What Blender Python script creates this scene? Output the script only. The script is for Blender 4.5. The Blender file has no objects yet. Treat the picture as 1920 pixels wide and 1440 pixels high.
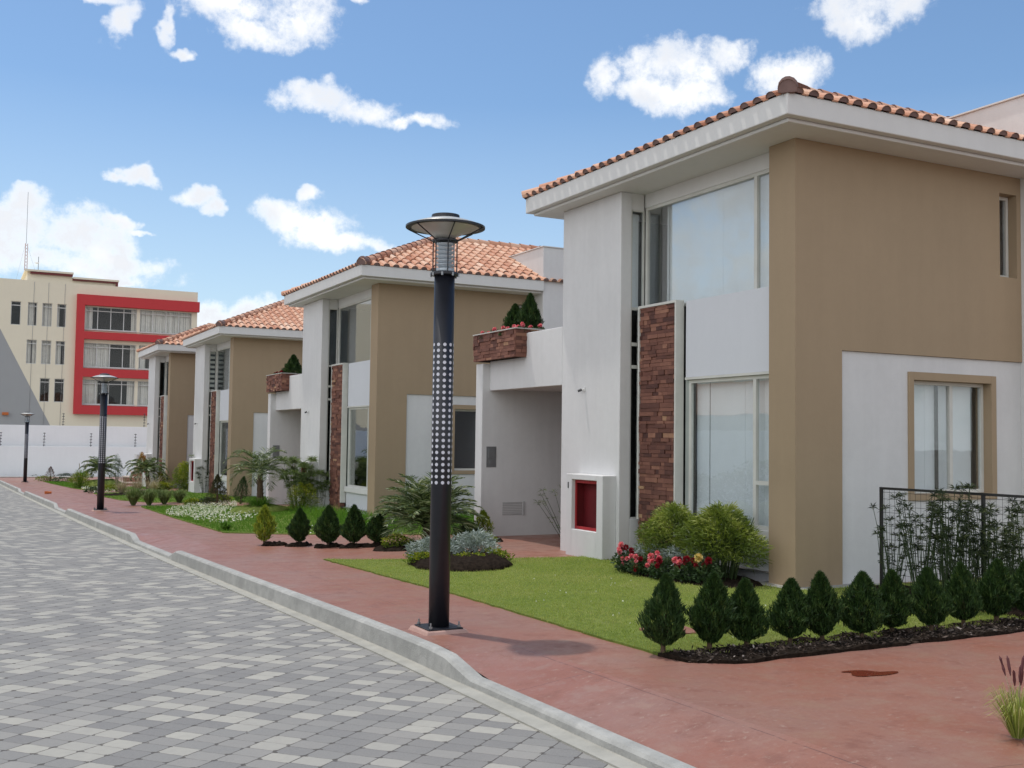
import bpy, bmesh, math, random
import numpy as np
from mathutils import Vector, Matrix, noise as mnoise
R = math.radians
scene = bpy.context.scene
col = scene.collection
# ------------------------------------------------------------------ camera
yaw, pitch, roll = 0.47648, 0.05197, 0.01356
fw = Vector((math.cos(pitch)*math.sin(yaw), math.cos(pitch)*math.cos(yaw), math.sin(pitch)))
r0 = Vector((math.cos(yaw), -math.sin(yaw), 0)); u0 = r0.cross(fw)
rr = math.cos(roll)*r0 + math.sin(roll)*u0; uu = -math.sin(roll)*r0 + math.cos(roll)*u0
cam = bpy.data.cameras.new('camera'); cam.lens = 37.92; cam.sensor_width = 36; cam.clip_end = 3000; cam.clip_start = .05
camo = bpy.data.objects.new('camera', cam); col.objects.link(camo)
camo.matrix_world = Matrix(((rr.x, uu.x, -fw.x, 0), (rr.y, uu.y, -fw.y, 0), (rr.z, uu.z, -fw.z, 1.70), (0, 0, 0, 1)))
scene.camera = camo
scene.render.resolution_x, scene.render.resolution_y = 1024, 768
# ------------------------------------------------------------------ light
SUN = Vector((-.14, .32, 1)).normalized()          # direction towards the sun
sl = bpy.data.lights.new('sun', 'SUN'); sl.energy = 2.1; sl.angle = R(1.5); sl.color = (1, .955, .89)
so = bpy.data.objects.new('sun', sl); col.objects.link(so)
so.rotation_euler = SUN.to_track_quat('Z', 'Y').to_euler(); so.location = (0, 0, 40)
scene.view_settings.view_transform = 'Standard'; scene.view_settings.look = 'None'
scene.view_settings.exposure = 0.17; scene.view_settings.gamma = 1
world = bpy.data.worlds.new('World'); scene.world = world; world.use_nodes = True

class NT:
    """small helper to write node trees"""
    def __init__(s, tree): s.t = tree; s.n = tree.nodes; s.l = tree.links
    def node(s, typ, **kw):
        nd = s.n.new(typ)
        for k, v in kw.items(): setattr(nd, k, v)
        return nd
    def put(s, sock, v):
        if isinstance(v, bpy.types.NodeSocket): s.l.new(v, sock)
        elif v is not None: sock.default_value = v
    def math(s, op, a, b=None, c=None, clamp=False):
        nd = s.node('ShaderNodeMath', operation=op, use_clamp=clamp)
        for i, v in enumerate((a, b, c)):
            if v is not None: s.put(nd.inputs[i], v)
        return nd.outputs[0]
    def vmath(s, op, a, b=None, out=0):
        nd = s.node('ShaderNodeVectorMath', operation=op)
        s.put(nd.inputs[0], a)
        if b is not None: s.put(nd.inputs[1], b)
        return nd.outputs[out]
    def mix(s, f, a, b, blend='MIX'):
        nd = s.node('ShaderNodeMix', data_type='RGBA', blend_type=blend)
        s.put(nd.inputs[0], f); s.put(nd.inputs[6], a); s.put(nd.inputs[7], b)
        return nd.outputs[2]
    def mix_f(s, f, a, b): return s.math('ADD', a, s.math('MULTIPLY', f, b-a))
    def noise(s, vec, scale, detail=4, rough=.55, out=0, **kw):
        nd = s.node('ShaderNodeTexNoise', **kw)
        if vec is not None: s.l.new(vec, nd.inputs['Vector'])
        nd.inputs['Scale'].default_value = scale; nd.inputs['Detail'].default_value = detail
        nd.inputs['Roughness'].default_value = rough
        return nd.outputs[out]
    def ramp(s, f, stops, interp='LINEAR'):
        nd = s.node('ShaderNodeValToRGB'); cr = nd.color_ramp; cr.interpolation = interp
        while len(cr.elements) < len(stops): cr.elements.new(.5)
        for e, (p, c) in zip(cr.elements, stops):
            e.position = p; e.color = tuple(c)+(1,) if len(c) == 3 else c
        s.l.new(f, nd.inputs[0]); return nd.outputs[0]
    def mrange(s, v, a, b, c=0, d=1, smooth=False):
        nd = s.node('ShaderNodeMapRange', interpolation_type='SMOOTHSTEP' if smooth else 'LINEAR')
        s.put(nd.inputs[0], v)
        for i, x in enumerate((a, b, c, d)): s.put(nd.inputs[i+1], x)
        return nd.outputs[0]

def build_world():
    w = NT(world.node_tree); w.n.clear()
    sky = w.node('ShaderNodeTexSky', sky_type='NISHITA'); sky.sun_disc = False
    sky.sun_elevation = math.asin(SUN.z); sky.sun_rotation = math.atan2(SUN.x, SUN.y)
    sky.altitude = 200; sky.air_density = 1.0; sky.dust_density = .8; sky.ozone_density = 1.6
    tc = w.node('ShaderNodeTexCoord').outputs['Generated']
    d = w.vmath('NORMALIZE', tc)
    sep = w.node('ShaderNodeSeparateXYZ'); w.l.new(d, sep.inputs[0])
    az = w.math('ARCTAN2', sep.outputs[0], sep.outputs[1]); el = w.math('ARCSINE', sep.outputs[2])
    cmb = w.node('ShaderNodeCombineXYZ'); w.l.new(az, cmb.inputs[0]); w.l.new(el, cmb.inputs[1])
    n1 = w.noise(d, 9, 5, .6, out=1); n2 = w.noise(d, 26, 8, .70)
    wv = w.vmath('SUBTRACT', n1, (.5, .5, .5)); wv = w.vmath('MULTIPLY', wv, (.105, .075, 0))
    p = w.vmath('ADD', cmb.outputs[0], wv)
    cur = None
    for a, e, ra, re in CLOUDS:
        q = w.vmath('MULTIPLY', w.vmath('SUBTRACT', p, (a, e, 0)), (1/ra, 1/re, 0))
        v = w.vmath('DOT_PRODUCT', q, q, out=1)
        if cur is None: cur = v
        else:
            nd = w.node('ShaderNodeMath', operation='SMOOTH_MIN'); w.l.new(cur, nd.inputs[0]); w.l.new(v, nd.inputs[1])
            nd.inputs[2].default_value = .45; cur = nd.outputs[0]
    blob = w.math('SUBTRACT', 1.0, cur)                       # 1 in the core, 0 on the rim
    # unseen cloud behind and beside the street, for window reflections and added fill light
    dx = w.vmath('DIVIDE', d, None); w.put(dx.node.inputs[1], (1, 1, 1))
    gen = w.noise(w.vmath('MULTIPLY', d, (1, 1, 2.3)), 2.6, 7, .6)
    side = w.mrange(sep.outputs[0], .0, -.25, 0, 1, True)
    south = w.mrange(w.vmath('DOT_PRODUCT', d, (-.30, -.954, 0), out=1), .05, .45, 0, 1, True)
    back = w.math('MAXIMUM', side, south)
    bright = w.math('ADD', w.math('MULTIPLY', side, w.math('MULTIPLY', w.math('SUBTRACT', 1.0, south), -3.4)), w.math('MULTIPLY', south, .7))  # cloud behind the camera brightened to fill the walls facing it
    west_fill = w.mrange(w.vmath('DOT_PRODUCT', d, (-.93, -.15, .33), out=1), .55, .92, 0, 1, True)  # added bright lobe out of view, lifts the street-facing walls
    bright = w.math('ADD', bright, w.math('MULTIPLY', west_fill, 5.5))
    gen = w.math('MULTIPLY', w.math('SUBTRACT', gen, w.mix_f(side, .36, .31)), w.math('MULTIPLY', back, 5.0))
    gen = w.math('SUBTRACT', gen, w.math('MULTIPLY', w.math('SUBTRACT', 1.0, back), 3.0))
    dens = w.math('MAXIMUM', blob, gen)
    n3 = w.noise(d, 95, 5, .7)
    dens = w.math('ADD', dens, w.math('MULTIPLY', w.math('SUBTRACT', n2, .50), 3.0))
    dens = w.math('ADD', dens, w.math('MULTIPLY', w.math('SUBTRACT', n3, .5), .9))
    mask = w.mrange(dens, -.28, 1.32, 0, 1, True)
    core = w.mrange(dens, .3, 1.2, 0, 1, True)
    shade = w.noise(w.vmath('ADD', d, (0, 0, .012)), 13, 4, .5)
    lit = w.mix(w.math('MULTIPLY', core, w.mrange(shade, .36, .56, 0, 1)), (1.0, .99, .965, 1), (.72, .74, .78, 1))
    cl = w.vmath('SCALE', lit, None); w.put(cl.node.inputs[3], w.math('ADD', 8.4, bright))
    tint = w.vmath('MULTIPLY', sky.outputs[0], (.76, .885, .955))
    # pale haze low over the horizon
    hz = w.mrange(sep.outputs[2], .0, .30, .55, 0)
    tint = w.mix(hz, tint, (5.4, 6.3, 6.9, 1))
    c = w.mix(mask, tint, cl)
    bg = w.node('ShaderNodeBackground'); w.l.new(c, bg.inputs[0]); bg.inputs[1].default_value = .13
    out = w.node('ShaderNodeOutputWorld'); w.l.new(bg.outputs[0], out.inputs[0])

def azel(px, py):                       # used once to note the clouds' bearings in the sky
    v = fw + (px-960)/2022.4*rr - (py-720)/2022.4*uu; v.normalize()
    return math.atan2(v.x, v.y), math.asin(v.z)
CL = [(420, 8, 105, 38), (545, 12, 95, 60), (490, 62, 80, 26), (234, 52, 25, 36), (312, 52, 17, 38), (350, 94, 28, 11), (185, 3, 50, 12),
      (590, 180, 88, 34), (680, 205, 62, 28), (765, 230, 62, 18), (1255, 118, 95, 55), (1140, 150, 42, 42), (1345, 105, 55, 34), (1255, 180, 95, 28),
      (1475, 138, 68, 38), (1650, 8, 130, 40), (1620, 50, 70, 34), (70, 440, 105, 62), (190, 445, 90, 55), (75, 375, 55, 32), (265, 482, 72, 24), (10, 480, 60, 50), (60, 350, 25, 14),
      (250, 328, 32, 18), (225, 335, 22, 10), (362, 358, 42, 17), (398, 380, 26, 18), (252, 410, 34, 13), (285, 424, 26, 6), (545, 395, 68, 34), (600, 425, 85, 36), (660, 455, 80, 22), (598, 360, 35, 16),
      (510, 385, 32, 28), (400, 592, 62, 34), (485, 596, 80, 40), (722, 462, 38, 13), (120, 500, 190, 30), (240, 515, 60, 10), (680, 5, 20, 14)]
CLOUDS = [azel(x, y) + (rx/2022.4*1.0, ry/2022.4*1.0) for x, y, rx, ry in CL]
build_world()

# ------------------------------------------------------------------ helpers
def tag(o, label=None, cat=None, group=None, kind=None):
    if label: o['label'] = label
    if cat: o['category'] = cat
    if group: o['group'] = group
    if kind: o['kind'] = kind
    return o
def link(o, parent=None):
    col.objects.link(o)
    if parent: o.parent = parent
    return o
def empty(name, loc, rz=0.0):
    o = bpy.data.objects.new(name, None); link(o); o.location = loc; o.rotation_euler = (0, 0, rz)
    o.empty_display_size = .2; return o
def copy_tree(o, parent=None):
    c = o.copy(); col.objects.link(c); c.parent = parent
    for ch in o.children: copy_tree(ch, c)
    return c

class MB:
    """collects shapes for one mesh object"""
    def __init__(s): s.v = []; s.f = []; s.m = []; s.a = []
    def add(s, vs, fs, m=0, a=.5):
        b = len(s.v); s.v += [tuple(v) for v in vs]
        for f in fs: s.f.append(tuple(b+i for i in f)); s.m.append(m); s.a.append(a)
        return s
    def box(s, x0, x1, y0, y1, z0, z1, m=0, a=.5):
        vs = [(x, y, z) for z in (z0, z1) for y in (y0, y1) for x in (x0, x1)]
        return s.add(vs, [(0, 2, 3, 1), (4, 5, 7, 6), (0, 1, 5, 4), (2, 6, 7, 3), (0, 4, 6, 2), (1, 3, 7, 5)], m, a)
    def quad(s, p, m=0, a=.5): return s.add(p, [tuple(range(len(p)))], m, a)
    def prism(s, pts, ax, lo, hi, m=0, a=.5):
        n = len(pts)
        def mk(p, h): return {'z': (p[0], p[1], h), 'y': (p[0], h, p[1]), 'x': (h, p[0], p[1])}[ax]
        vs = [mk(p, lo) for p in pts] + [mk(p, hi) for p in pts]
        fs = [tuple(range(n)), tuple(range(2*n-1, n-1, -1))] + [(i, (i+1) % n, n+(i+1) % n, n+i) for i in range(n)]
        return s.add(vs, fs, m, a)
    def rings(s, rs, m=0, cap=True, a=.5):      # list of rings (same count)
        n = len(rs[0]); b = [p for r in rs for p in r]; fs = []
        for k in range(len(rs)-1):
            for i in range(n): fs.append((k*n+i, k*n+(i+1) % n, (k+1)*n+(i+1) % n, (k+1)*n+i))
        if cap: fs.append(tuple(range(n-1, -1, -1))); fs.append(tuple((len(rs)-1)*n+i for i in range(n)))
        return s.add(b, fs, m, a)
    def lathe(s, prof, c=(0, 0, 0), n=24, m=0, cap=True, a=.5):
        return s.rings([[(c[0]+r*math.cos(2*math.pi*i/n), c[1]+r*math.sin(2*math.pi*i/n), c[2]+z) for i in range(n)] for r, z in prof], m, cap, a)
    def tube(s, pts, rad, n=6, m=0, a=.5):
        pts = [Vector(p) for p in pts]; rs = []
        for i, p in enumerate(pts):
            t = (pts[min(i+1, len(pts)-1)]-pts[max(i-1, 0)]).normalized()
            q = Vector((0, 0, 1)) if abs(t.z) < .9 else Vector((1, 0, 0))
            e1 = t.cross(q).normalized(); e2 = t.cross(e1)
            rd = rad[i] if isinstance(rad, (list, tuple)) else rad
            rs.append([tuple(p+rd*(math.cos(2*math.pi*k/n)*e1+math.sin(2*math.pi*k/n)*e2)) for k in range(n)])
        return s.rings(rs, m, True, a)
    def build(s, name, mats, parent=None, smooth=False, bevel=0):
        me = bpy.data.meshes.new(name); me.from_pydata(s.v, [], s.f)
        mats = mats if isinstance(mats, (list, tuple)) else [mats]
        for m in mats: me.materials.append(m)
        me.polygons.foreach_set('material_index', s.m)
        if smooth: me.polygons.foreach_set('use_smooth', [True]*len(s.f))
        at = me.attributes.new('shade', 'FLOAT', 'FACE'); at.data.foreach_set('value', s.a)
        bm = bmesh.new(); bm.from_mesh(me); bmesh.ops.recalc_face_normals(bm, faces=bm.faces); bm.to_mesh(me); bm.free()
        o = bpy.data.objects.new(name, me); link(o, parent)
        if bevel:
            b = o.modifiers.new('b', 'BEVEL'); b.width = bevel; b.segments = 2; b.limit_method = 'ANGLE'; b.angle_limit = R(50)
        return o

def leaves_obj(name, P, D, L, W, mat, parent=None, rng=None, bend=.0, A=None, up=None):
    """many small pointed leaves; P base points, D directions, L lengths, W widths"""
    n = len(P); D = D/np.linalg.norm(D, axis=1, keepdims=True)
    q = rng.normal(size=(n, 3)) if up is None else np.tile(np.array(up, float), (n, 1))+rng.normal(size=(n, 3))*.15
    S = np.cross(D, q); S /= np.maximum(np.linalg.norm(S, axis=1, keepdims=True), 1e-6)
    L = np.asarray(L).reshape(-1, 1)*np.ones((n, 1)); W = np.asarray(W).reshape(-1, 1)*np.ones((n, 1))
    mid = P+D*L*.45; tip = P+D*L; tip[:, 2] -= (bend*L)[:, 0]
    V = np.stack([P, mid+S*W*.5, tip, mid-S*W*.5], 1).reshape(-1, 3)
    me = bpy.data.meshes.new(name); me.vertices.add(4*n); me.vertices.foreach_set('co', V.ravel().astype(np.float32))
    me.loops.add(4*n); me.loops.foreach_set('vertex_index', np.arange(4*n, dtype=np.int32))
    me.polygons.add(n); me.polygons.foreach_set('loop_start', np.arange(0, 4*n, 4, dtype=np.int32)); me.polygons.foreach_set('loop_total', np.full(n, 4, np.int32))
    me.materials.append(mat); me.update()
    at = me.attributes.new('shade', 'FLOAT', 'FACE')
    at.data.foreach_set('value', (rng.random(n) if A is None else np.clip(A, 0, 1)).astype(np.float32))
    o = bpy.data.objects.new(name, me); return link(o, parent)

# ------------------------------------------------------------------ materials
def newmat(name):
    m = bpy.data.materials.new(name); m.use_nodes = True
    t = NT(m.node_tree); b = t.n['Principled BSDF']; return m, t, b
def simple(name, c, rough=.6, metal=0, spec=.4, var=.08, scale=3.0, bump=0, bscale=60):
    m, t, b = newmat(name)
    pos = t.node('ShaderNodeNewGeometry').outputs['Position']
    n = t.noise(pos, scale, 5, .6)
    a = tuple(max(0, x*(1-var)) for x in c)+(1,); d = tuple(min(1, x*(1+var)) for x in c)+(1,)
    t.l.new(t.mix(t.mrange(n, .3, .7), a, d), b.inputs['Base Color'])
    b.inputs['Roughness'].default_value = rough; b.inputs['Metallic'].default_value = metal; b.inputs['Specular IOR Level'].default_value = spec
    if bump:
        bp = t.node('ShaderNodeBump'); bp.inputs['Strength'].default_value = bump; bp.inputs['Distance'].default_value = .01
        t.l.new(t.noise(pos, bscale, 4, .6), bp.inputs['Height']); t.l.new(bp.outputs[0], b.inputs['Normal'])
    return m
def plaster(name, c, dirt=.12):
    """painted render wall: faint roller mottling, streaks that run down"""
    m, t, b = newmat(name)
    pos = t.node('ShaderNodeNewGeometry').outputs['Position']
    n1 = t.noise(pos, 1.1, 6, .6); n2 = t.noise(t.vmath('MULTIPLY', pos, (6, 6, .5)), 1.0, 4, .6); n3 = t.noise(pos, 9, 5, .7)
    k = t.math('ADD', t.math('MULTIPLY', n1, .45), t.math('ADD', t.math('MULTIPLY', n2, .3), t.math('MULTIPLY', n3, .25)))
    t.l.new(t.mix(t.mrange(k, .35, .65), tuple(x*(1-dirt) for x in c)+(1,), tuple(c)+(1,)), b.inputs['Base Color'])
    b.inputs['Roughness'].default_value = .75; b.inputs['Specular IOR Level'].default_value = .25
    bp = t.node('ShaderNodeBump'); bp.inputs['Strength'].default_value = .25; bp.inputs['Distance'].default_value = .006
    t.l.new(t.noise(pos, 45, 5, .65), bp.inputs['Height']); t.l.new(bp.outputs[0], b.inputs['Normal'])
    return m
def shaded(name, stops, rough=.7, var=.25, scale=6, spec=.3, trans=0, bump=0):
    """colour picked per leaf / stone / tile from the face attribute, mottled with noise"""
    m, t, b = newmat(name)
    at = t.node('ShaderNodeAttribute', attribute_name='shade').outputs['Fac']
    pos = t.node('ShaderNodeNewGeometry').outputs['Position']
    n = t.noise(pos, scale, 4, .6)
    f = t.math('ADD', at, t.math('MULTIPLY', t.math('SUBTRACT', n, .5), var*2), clamp=True)
    c = t.ramp(f, stops)
    t.l.new(c, b.inputs['Base Color']); b.inputs['Roughness'].default_value = rough; b.inputs['Specular IOR Level'].default_value = spec
    if trans:
        tr = t.node('ShaderNodeBsdfTranslucent'); t.l.new(t.mix(1.0, c, (1.3, 1.35, .7, 1), 'MULTIPLY'), tr.inputs[0])
        mx = t.node('ShaderNodeMixShader'); mx.inputs[0].default_value = trans
        t.l.new(b.outputs[0], mx.inputs[1]); t.l.new(tr.outputs[0], mx.inputs[2]); t.l.new(mx.outputs[0], t.n['Material Output'].inputs[0])
    if bump:
        bp = t.node('ShaderNodeBump'); bp.inputs['Strength'].default_value = bump; bp.inputs['Distance'].default_value = .01
        t.l.new(t.noise(pos, 70, 5, .7), bp.inputs['Height']); t.l.new(bp.outputs[0], b.inputs['Normal'])
    return m

M = {}
M['white'] = plaster('white_render', (.67, .67, .67))
M['white_panel'] = plaster('white_panel', (.64, .66, .70), .05)
M['trimwhite'] = plaster('eaves_white', (.68, .68, .67), .07)
M['tan'] = plaster('tan_render', (.37, .28, .185), .09)
M['tan2'] = plaster('tan_render_copy', (.37, .28, .185), .09)  # same tone as the main tan render
M['whitewall'] = plaster('white_boundary_wall', (.86, .86, .86), .06)
M['cream'] = plaster('cream_render', (.80, .73, .58), .05)
M['greypaint'] = plaster('grey_paint', (.36, .365, .37), .05)
M['redpaint'] = plaster('red_paint', (.56, .055, .06), .08)
M['frame'] = simple('pale_window_frame', (.60, .60, .56), .45)
M['jamb'] = simple('grey_green_jamb', (.36, .39, .37), .4)
M['darkframe'] = simple('dark_frame', (.05, .05, .055), .4)
M['black'] = simple('black_painted_steel', (.012, .013, .019), .38, .0, .5, .15, 8)
M['dot'] = simple('pale_inner_tube', (.62, .62, .68), .5)
M['steel'] = simple('grey_steel', (.30, .31, .32), .35, .7)
M['dish'] = simple('pale_reflector', (.50, .49, .45), .35, .2)
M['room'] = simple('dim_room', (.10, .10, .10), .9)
M['roomlight'] = simple('room_wall', (.45, .45, .43), .9)
M['curtain'] = simple('pale_blind', (.80, .84, .84), .8, var=.03)
M['curtain2'] = simple('cream_curtain', (.82, .81, .74), .8)
M['wood'] = simple('trunk_bark', (.10, .065, .04), .9, var=.4, scale=30, bump=.5)
M['stem'] = simple('dark_green_stem', (.035, .06, .02), .6)
M['soil'] = simple('dark_mulch_soil', (.020, .0145, .011), .95, spec=.04, var=.6, scale=25, bump=1, bscale=40)
M['concrete'] = None
M['mesh'] = simple('black_wire', (.02, .02, .02), .5)
M['cord'] = simple('dark_mortar', (.19, .125, .115), .95, var=.2)
M['redbox'] = simple('red_niche_lining', (.13, .008, .012), .6, var=.2)
M['redtrim'] = simple('red_niche_frame', (.33, .02, .025), .5, var=.15)
M['darkred'] = simple('dark_red_trim', (.16, .03, .03), .6)
M['brass'] = simple('stone_cap', (.5, .48, .45), .7)
M['rust'] = simple('orange_clay', (.5, .14, .04), .8)

def glass(name, refl, tint=(.94, .955, .965), k=.5):
    m, t, b = newmat(name); t.n.remove(b)
    tr = t.node('ShaderNodeBsdfTransparent'); tr.inputs[0].default_value = tint+(1,)
    gl = t.node('ShaderNodeBsdfGlossy'); gl.inputs['Roughness'].default_value = .015; gl.inputs['Color'].default_value = (.88, .90, .90, 1)
    lw = t.node('ShaderNodeLayerWeight'); lw.inputs[0].default_value = .35
    pos = t.node('ShaderNodeNewGeometry').outputs['Position']
    bp = t.node('ShaderNodeBump'); bp.inputs['Strength'].default_value = .08; bp.inputs['Distance'].default_value = .02
    t.l.new(t.noise(pos, 1.3, 2, .5), bp.inputs['Height']); t.l.new(bp.outputs[0], gl.inputs['Normal'])
    f = t.math('ADD', t.math('MULTIPLY', lw.outputs['Facing'], k), refl, clamp=True)
    mx = t.node('ShaderNodeMixShader'); t.l.new(f, mx.inputs[0]); t.l.new(tr.outputs[0], mx.inputs[1]); t.l.new(gl.outputs[0], mx.inputs[2])
    t.l.new(mx.outputs[0], t.n['Material Output'].inputs[0]); return m
M['glass'] = glass('window_glass', .10)
M['glass_low'] = glass('window_glass_clear', .02, k=.22)
M['glass_far'] = glass('office_glass', .02, (.97, .97, .97), k=.2)
M['glass_lamp'] = glass('lamp_glass', -.08, (.9, .93, .95))

def m_concrete():
    m, t, b = newmat('kerb_concrete')
    pos = t.node('ShaderNodeNewGeometry').outputs['Position']
    n1 = t.noise(pos, 2.2, 6, .65); n2 = t.noise(pos, 60, 4, .7); n3 = t.noise(pos, 9, 5, .6)
    c = t.ramp(n1, [(.3, (.27, .27, .255)), (.5, (.36, .36, .34)), (.7, (.46, .455, .43))])
    c = t.mix(t.mrange(n3, .42, .62, 0, .5), c, (.24, .24, .23, 1))
    c = t.mix(t.math('MULTIPLY', n2, .35), c, (.5, .49, .46, 1))
    t.l.new(c, b.inputs['Base Color']); b.inputs['Roughness'].default_value = .9; b.inputs['Specular IOR Level'].default_value = .2
    bp = t.node('ShaderNodeBump'); bp.inputs['Strength'].default_value = .5; bp.inputs['Distance'].default_value = .01
    t.l.new(t.math('ADD', n2, n3), bp.inputs['Height']); t.l.new(bp.outputs[0], b.inputs['Normal'])
    return m
M['concrete'] = m_concrete()

def m_paver():
    m, t, b = newmat('grey_pavers')
    geo = t.node('ShaderNodeNewGeometry'); pos = geo.outputs['Position']
    sp = t.node('ShaderNodeSeparateXYZ'); t.l.new(pos, sp.inputs[0]); x, y = sp.outputs[0], sp.outputs[1]
    a = R(40); ca, sa = math.cos(a), math.sin(a)
    wob = t.math('MULTIPLY', t.math('SUBTRACT', t.noise(pos, 1.5, 3, .6), .5), .025)
    u = t.math('DIVIDE', t.math('ADD', t.math('ADD', t.math('MULTIPLY', x, ca), t.math('MULTIPLY', y, sa)), wob), .150)   # along the rows
    v = t.math('DIVIDE', t.math('SUBTRACT', t.math('MULTIPLY', y, ca), t.math('MULTIPLY', x, sa)), .207)                # across them
    fv = t.math('FLOOR', v)
    wn0 = t.node('ShaderNodeTexWhiteNoise', noise_dimensions='1D'); t.l.new(fv, wn0.inputs['W'])
    u = t.math('ADD', u, t.math('MULTIPLY', wn0.outputs['Value'], .22))
    fu = t.math('FLOOR', u)
    cb = t.node('ShaderNodeCombineXYZ'); t.l.new(fu, cb.inputs[0]); t.l.new(fv, cb.inputs[1])
    wn = t.node('ShaderNodeTexWhiteNoise', noise_dimensions='2D'); t.l.new(cb.outputs[0], wn.inputs['Vector'])
    c = t.ramp(wn.outputs['Value'], [(0, (.235, .235, .24)), (.22, (.275, .275, .275)), (.45, (.31, .31, .305)), (.62, (.35, .345, .335)), (.80, (.47, .465, .44)), (.9, (.53, .52, .48)), (1, (.58, .57, .52))])
    c = t.mix(.5, c, t.ramp(wn.outputs['Value'], [(0, (.25, .25, .255)), (.25, (.29, .29, .29)), (.5, (.32, .315, .31)), (.78, (.50, .485, .44))], 'CONSTANT'))
    fine = t.noise(pos, 90, 4, .7); big = t.noise(pos, .55, 5, .6); med = t.noise(pos, 14, 4, .65)
    c = t.mix(t.mrange(med, .3, .7, 0, .25), c, (.30, .29, .28, 1))
    c = t.mix(t.mrange(fine, .35, .75, 0, .30), c, (.50, .49, .46, 1))
    c = t.mix(t.mrange(big, .55, .75, 0, .35), c, (.46, .43, .40, 1))
    fru = t.math('FRACT', u); frv = t.math('FRACT', v)
    eu = t.math('MULTIPLY', t.math('MINIMUM', fru, t.math('SUBTRACT', 1.0, fru)), .150)
    ev = t.math('MULTIPLY', t.math('MINIMUM', frv, t.math('SUBTRACT', 1.0, frv)), .207)
    jn = t.noise(pos, 26, 3, .6)
    wu = t.mrange(jn, .35, .7, .0005, .0035); wv = t.mrange(jn, .3, .7, .0018, .0055)
    ju = t.math('LESS_THAN', eu, wu); jv = t.math('LESS_THAN', ev, wv)
    j = t.math('MAXIMUM', t.math('MULTIPLY', ju, .65), jv)
    corner = t.math('LESS_THAN', t.math('ADD', eu, ev), t.mrange(jn, .34, .62, .003, .036))
    j = t.math('MAXIMUM', j, t.math('MULTIPLY', corner, .95))
    c = t.mix(1.0, c, (.755, .742, .715, 1), 'MULTIPLY'); c = t.mix(t.math('MULTIPLY', j, .85), c, (.07, .062, .055, 1))
    t.l.new(c, b.inputs['Base Color']); b.inputs['Roughness'].default_value = .8; b.inputs['Specular IOR Level'].default_value = .3
    edge = t.math('MINIMUM', t.mrange(eu, 0, .008), t.mrange(ev, 0, .008))
    h = t.math('ADD', edge, t.math('MULTIPLY', wn.outputs['Value'], .25)); h = t.math('ADD', h, t.math('MULTIPLY', fine, .25))
    bp = t.node('ShaderNodeBump'); bp.inputs['Strength'].default_value = .55; bp.inputs['Distance'].default_value = .006
    t.l.new(h, bp.inputs['Height']); t.l.new(bp.outputs[0], b.inputs['Normal'])
    return m
M['paver'] = m_paver()

def m_redwalk():
    m, t, b = newmat('red_stamped_concrete')
    geo = t.node('ShaderNodeNewGeometry'); pos = geo.outputs['Position']
    n1 = t.noise(pos, .8, 6, .62); n2 = t.noise(pos, 3.7, 6, .68); n3 = t.noise(t.vmath('MULTIPLY', pos, (1, 1.6, 1)), 17, 5, .7); n4 = t.noise(pos, 120, 3, .7)
    c = t.ramp(n1, [(.32, (.27, .090, .055)), (.44, (.30, .120, .088)), (.56, (.30, .145, .118)), (.70, (.27, .145, .128))])
    c = t.mix(t.mrange(n2, .52, .66, 0, .75), c, (.20, .070, .048, 1))
    c = t.mix(t.mrange(n2, .46, .34, 0, .6), c, (.35, .215, .175, 1))
    spk = t.math('MULTIPLY', t.mrange(n3, .58, .70), t.mrange(n2, .36, .58))
    c = t.mix(t.math('MULTIPLY', spk, .65), c, (.50, .42, .37, 1))
    c = t.mix(t.math('MULTIPLY', n4, .22), c, (.40, .24, .19, 1)); c = t.mix(1.0, c, (.90, .865, .79, 1), 'MULTIPLY')
    sp = t.node('ShaderNodeSeparateXYZ'); t.l.new(pos, sp.inputs[0]); x, y = sp.outputs[0], sp.outputs[1]
    wob = t.math('MULTIPLY', t.math('SUBTRACT', t.noise(pos, 6, 3, .6), .5), .02)
    l1 = t.math('LESS_THAN', t.math('ABSOLUTE', t.math('ADD', t.math('SUBTRACT', x, 4.15), wob)), .0035)
    yy = t.math('FRACT', t.math('DIVIDE', t.math('ADD', t.math('ADD', y, wob), t.math('MULTIPLY', x, .12)), 2.9))
    l2 = t.math('LESS_THAN', t.math('ABSOLUTE', t.math('SUBTRACT', yy, .5)), .0013)
    l1 = t.math('MULTIPLY', l1, t.mrange(n2, .42, .5)); ln = t.math('MAXIMUM', l1, t.math('MULTIPLY', l2, t.mrange(n3, .42, .5)))
    c = t.mix(t.math('MULTIPLY', ln, .75), c, (.07, .03, .025, 1))
    t.l.new(c, b.inputs['Base Color'])
    t.l.new(t.mrange(n2, .3, .7, .32, .56), b.inputs['Roughness']); b.inputs['Specular IOR Level'].default_value = .6
    bp = t.node('ShaderNodeBump'); bp.inputs['Strength'].default_value = .35; bp.inputs['Distance'].default_value = .008
    t.l.new(t.math('ADD', n2, t.math('MULTIPLY', n3, .5)), bp.inputs['Height']); t.l.new(bp.outputs[0], b.inputs['Normal'])
    return m
M['redwalk'] = m_redwalk()

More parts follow.
